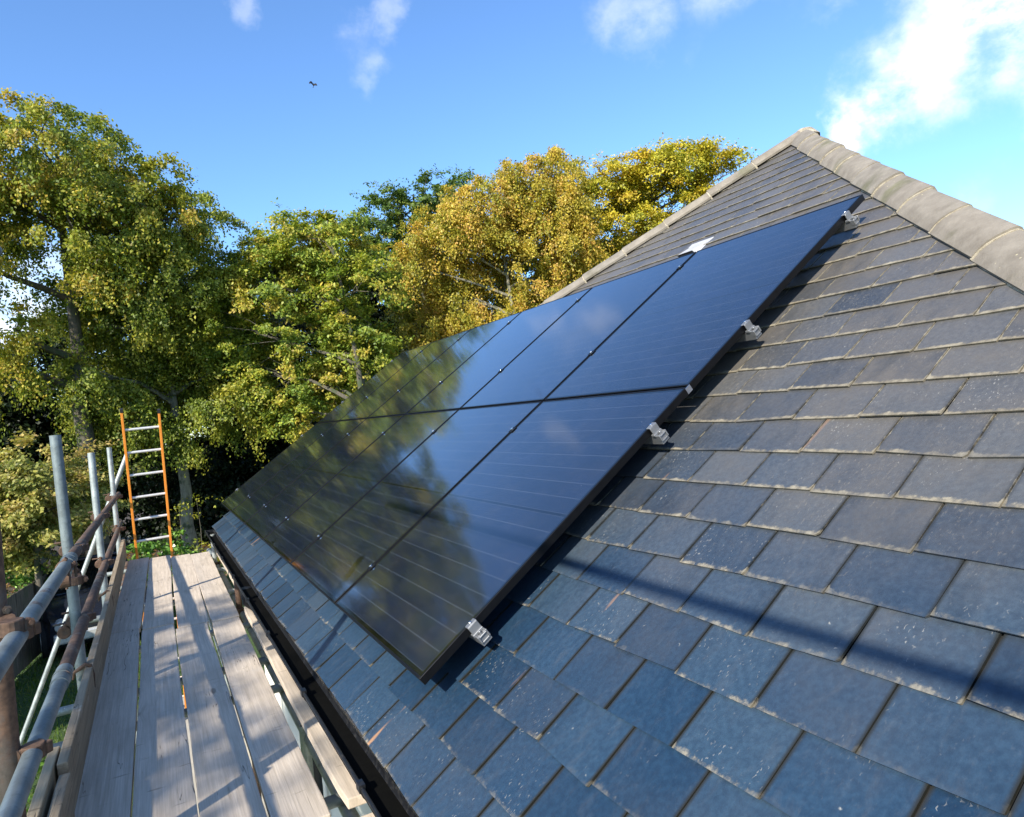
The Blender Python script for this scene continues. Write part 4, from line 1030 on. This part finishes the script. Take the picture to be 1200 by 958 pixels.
# local: x across, y along (front at -y), car 3.9 m long
def sec(y, w_, z0, z1, r_=.12):
    return [(-w_, y, z0), (w_, y, z0), (w_*1.0, y, z0+(z1-z0)*.6), (w_-.04, y, z1-r_*.3), (w_-.18, y, z1), (0, y, z1+.02), (-w_+.18, y, z1), (-w_+.04, y, z1-r_*.3), (-w_, y, z0+(z1-z0)*.6)]
body = loft([sec(-1.95, .62, .30, .62), sec(-1.85, .76, .22, .72), sec(-1.4, .83, .19, .86), (sec(-.75, .85, .18, .96)), sec(.4, .86, .18, 1.0), sec(1.4, .85, .18, 1.02), sec(1.85, .80, .22, .98), sec(1.95, .72, .3, .85)])
body.build('body', M_['carpaint'], car, CM, smooth=True, bevel=.01)
cab = loft([[(-.70, -.85, .95), (.70, -.85, .95), (.70, -.85, .97), (-.70, -.85, .97)], [(-.74, -.25, .97), (.74, -.25, .97), (.60, -.25, 1.38), (-.60, -.25, 1.38)], [(-.76, .3, .98), (.76, .3, .98), (.60, .3, 1.45), (-.60, .3, 1.45)], [(-.75, 1.2, 1.0), (.75, 1.2, 1.0), (.58, 1.2, 1.42), (-.58, 1.2, 1.42)], [(-.68, 1.75, 1.0), (.68, 1.75, 1.0), (.55, 1.6, 1.15), (-.55, 1.6, 1.15)]])
cab.build('window', M_['glass'], car, CM, bevel=.02)
roof_ = MB().box((-.585, -.2, 1.40), (.585, 1.25, 1.475)); roof_.build('roof', M_['carpaint'], car, CM, bevel=.03, seg=3)
MB().box((-.72, -2.02, .33), (.72, -1.88, .50)).build('bumper', M_['chrome'], car, CM, bevel=.03, seg=2)
MB().box((-.36, -1.985, .54), (.36, -1.90, .66)).build('grille', M_['black'], car, CM, bevel=.01)
for x in (-.6, .6):
    MB().tube((x, -1.99, .62), (x, -1.80, .64), .095, seg=18).build('headlight', M_['lampglass'], car, CM, bevel=.01)
for x in (-.80, .80):
    for y in (-1.22, 1.22):
        wh = MB().tube((x-.09, y, .31), (x+.09, y, .31), .31, seg=26).build('wheel', M_['rubber'], car, CM, bevel=.03, seg=2)
        MB().tube((x-.095, y, .31), (x+.095, y, .31), .19, seg=16).build('rim', M_['chrome'], wh)
car.rotation_euler = (0, 0, R(8)); car.location = (-1.95, 13.7, ZG)

# ------------------------------------------------------------------ bird
bb = MB()
bs = [(-.20, 0, 0, .006), (-.12, 0, 0, .03), (-.03, 0, .005, .055), (.06, 0, .01, .055), (.13, 0, .02, .036), (.17, 0, .025, .033), (.20, 0, .022, .018), (.245, 0, .015, .003)]
bb.path([b_[:3] for b_ in bs], [b_[3] for b_ in bs], 10)
for sg in (1, -1):
    up_ = .95 if sg > 0 else .35
    pts = [((.07, .03, .02), (-.05, .03, .02)), ((.10, .16, .10*up_*2), (-.06, .15, .09*up_*2)), ((.04, .30, .14*up_*2), (-.08, .27, .12*up_*2)), ((-.06, .42, .12*up_*2), (-.10, .40, .11*up_*2))]
    vs = []
    for a_, b_ in pts:
        for (x, y, z_) in (a_, b_): vs += [(x*1.6, y*sg, z_+.012), (x*1.6, y*sg, z_-.012)]
    fs = []
    for k in range(3):
        o_ = k*4; fs += [(o_, o_+4, o_+6, o_+2), (o_+1, o_+3, o_+7, o_+5), (o_, o_+1, o_+5, o_+4), (o_+2, o_+6, o_+7, o_+3)]
    fs += [(12, 13, 15, 14), (0, 2, 3, 1)]
    bb.add(vs, fs)
bb.add([(-.18, -.02, .004), (-.30, -.06, .002), (-.30, .06, .002), (-.18, .02, .004), (-.18, -.02, -.004), (-.30, -.06, -.004), (-.30, .06, -.004), (-.18, .02, -.004)], [(0,1,2,3),(4,7,6,5),(0,4,5,1),(1,5,6,2),(2,6,7,3),(3,7,4,0)])
b_ = bb.build('flying_bird', M_['bird'], smooth=True)
x, y, z_, _r = bl(-14.4, 25.5, 42, 1)
b_.location = (x, y, z_); b_.rotation_euler = (R(10), R(-55), R(60)); b_.scale = (.72, .5, .72)
tag(b_, 'small dark bird flying high in the blue sky', 'bird')
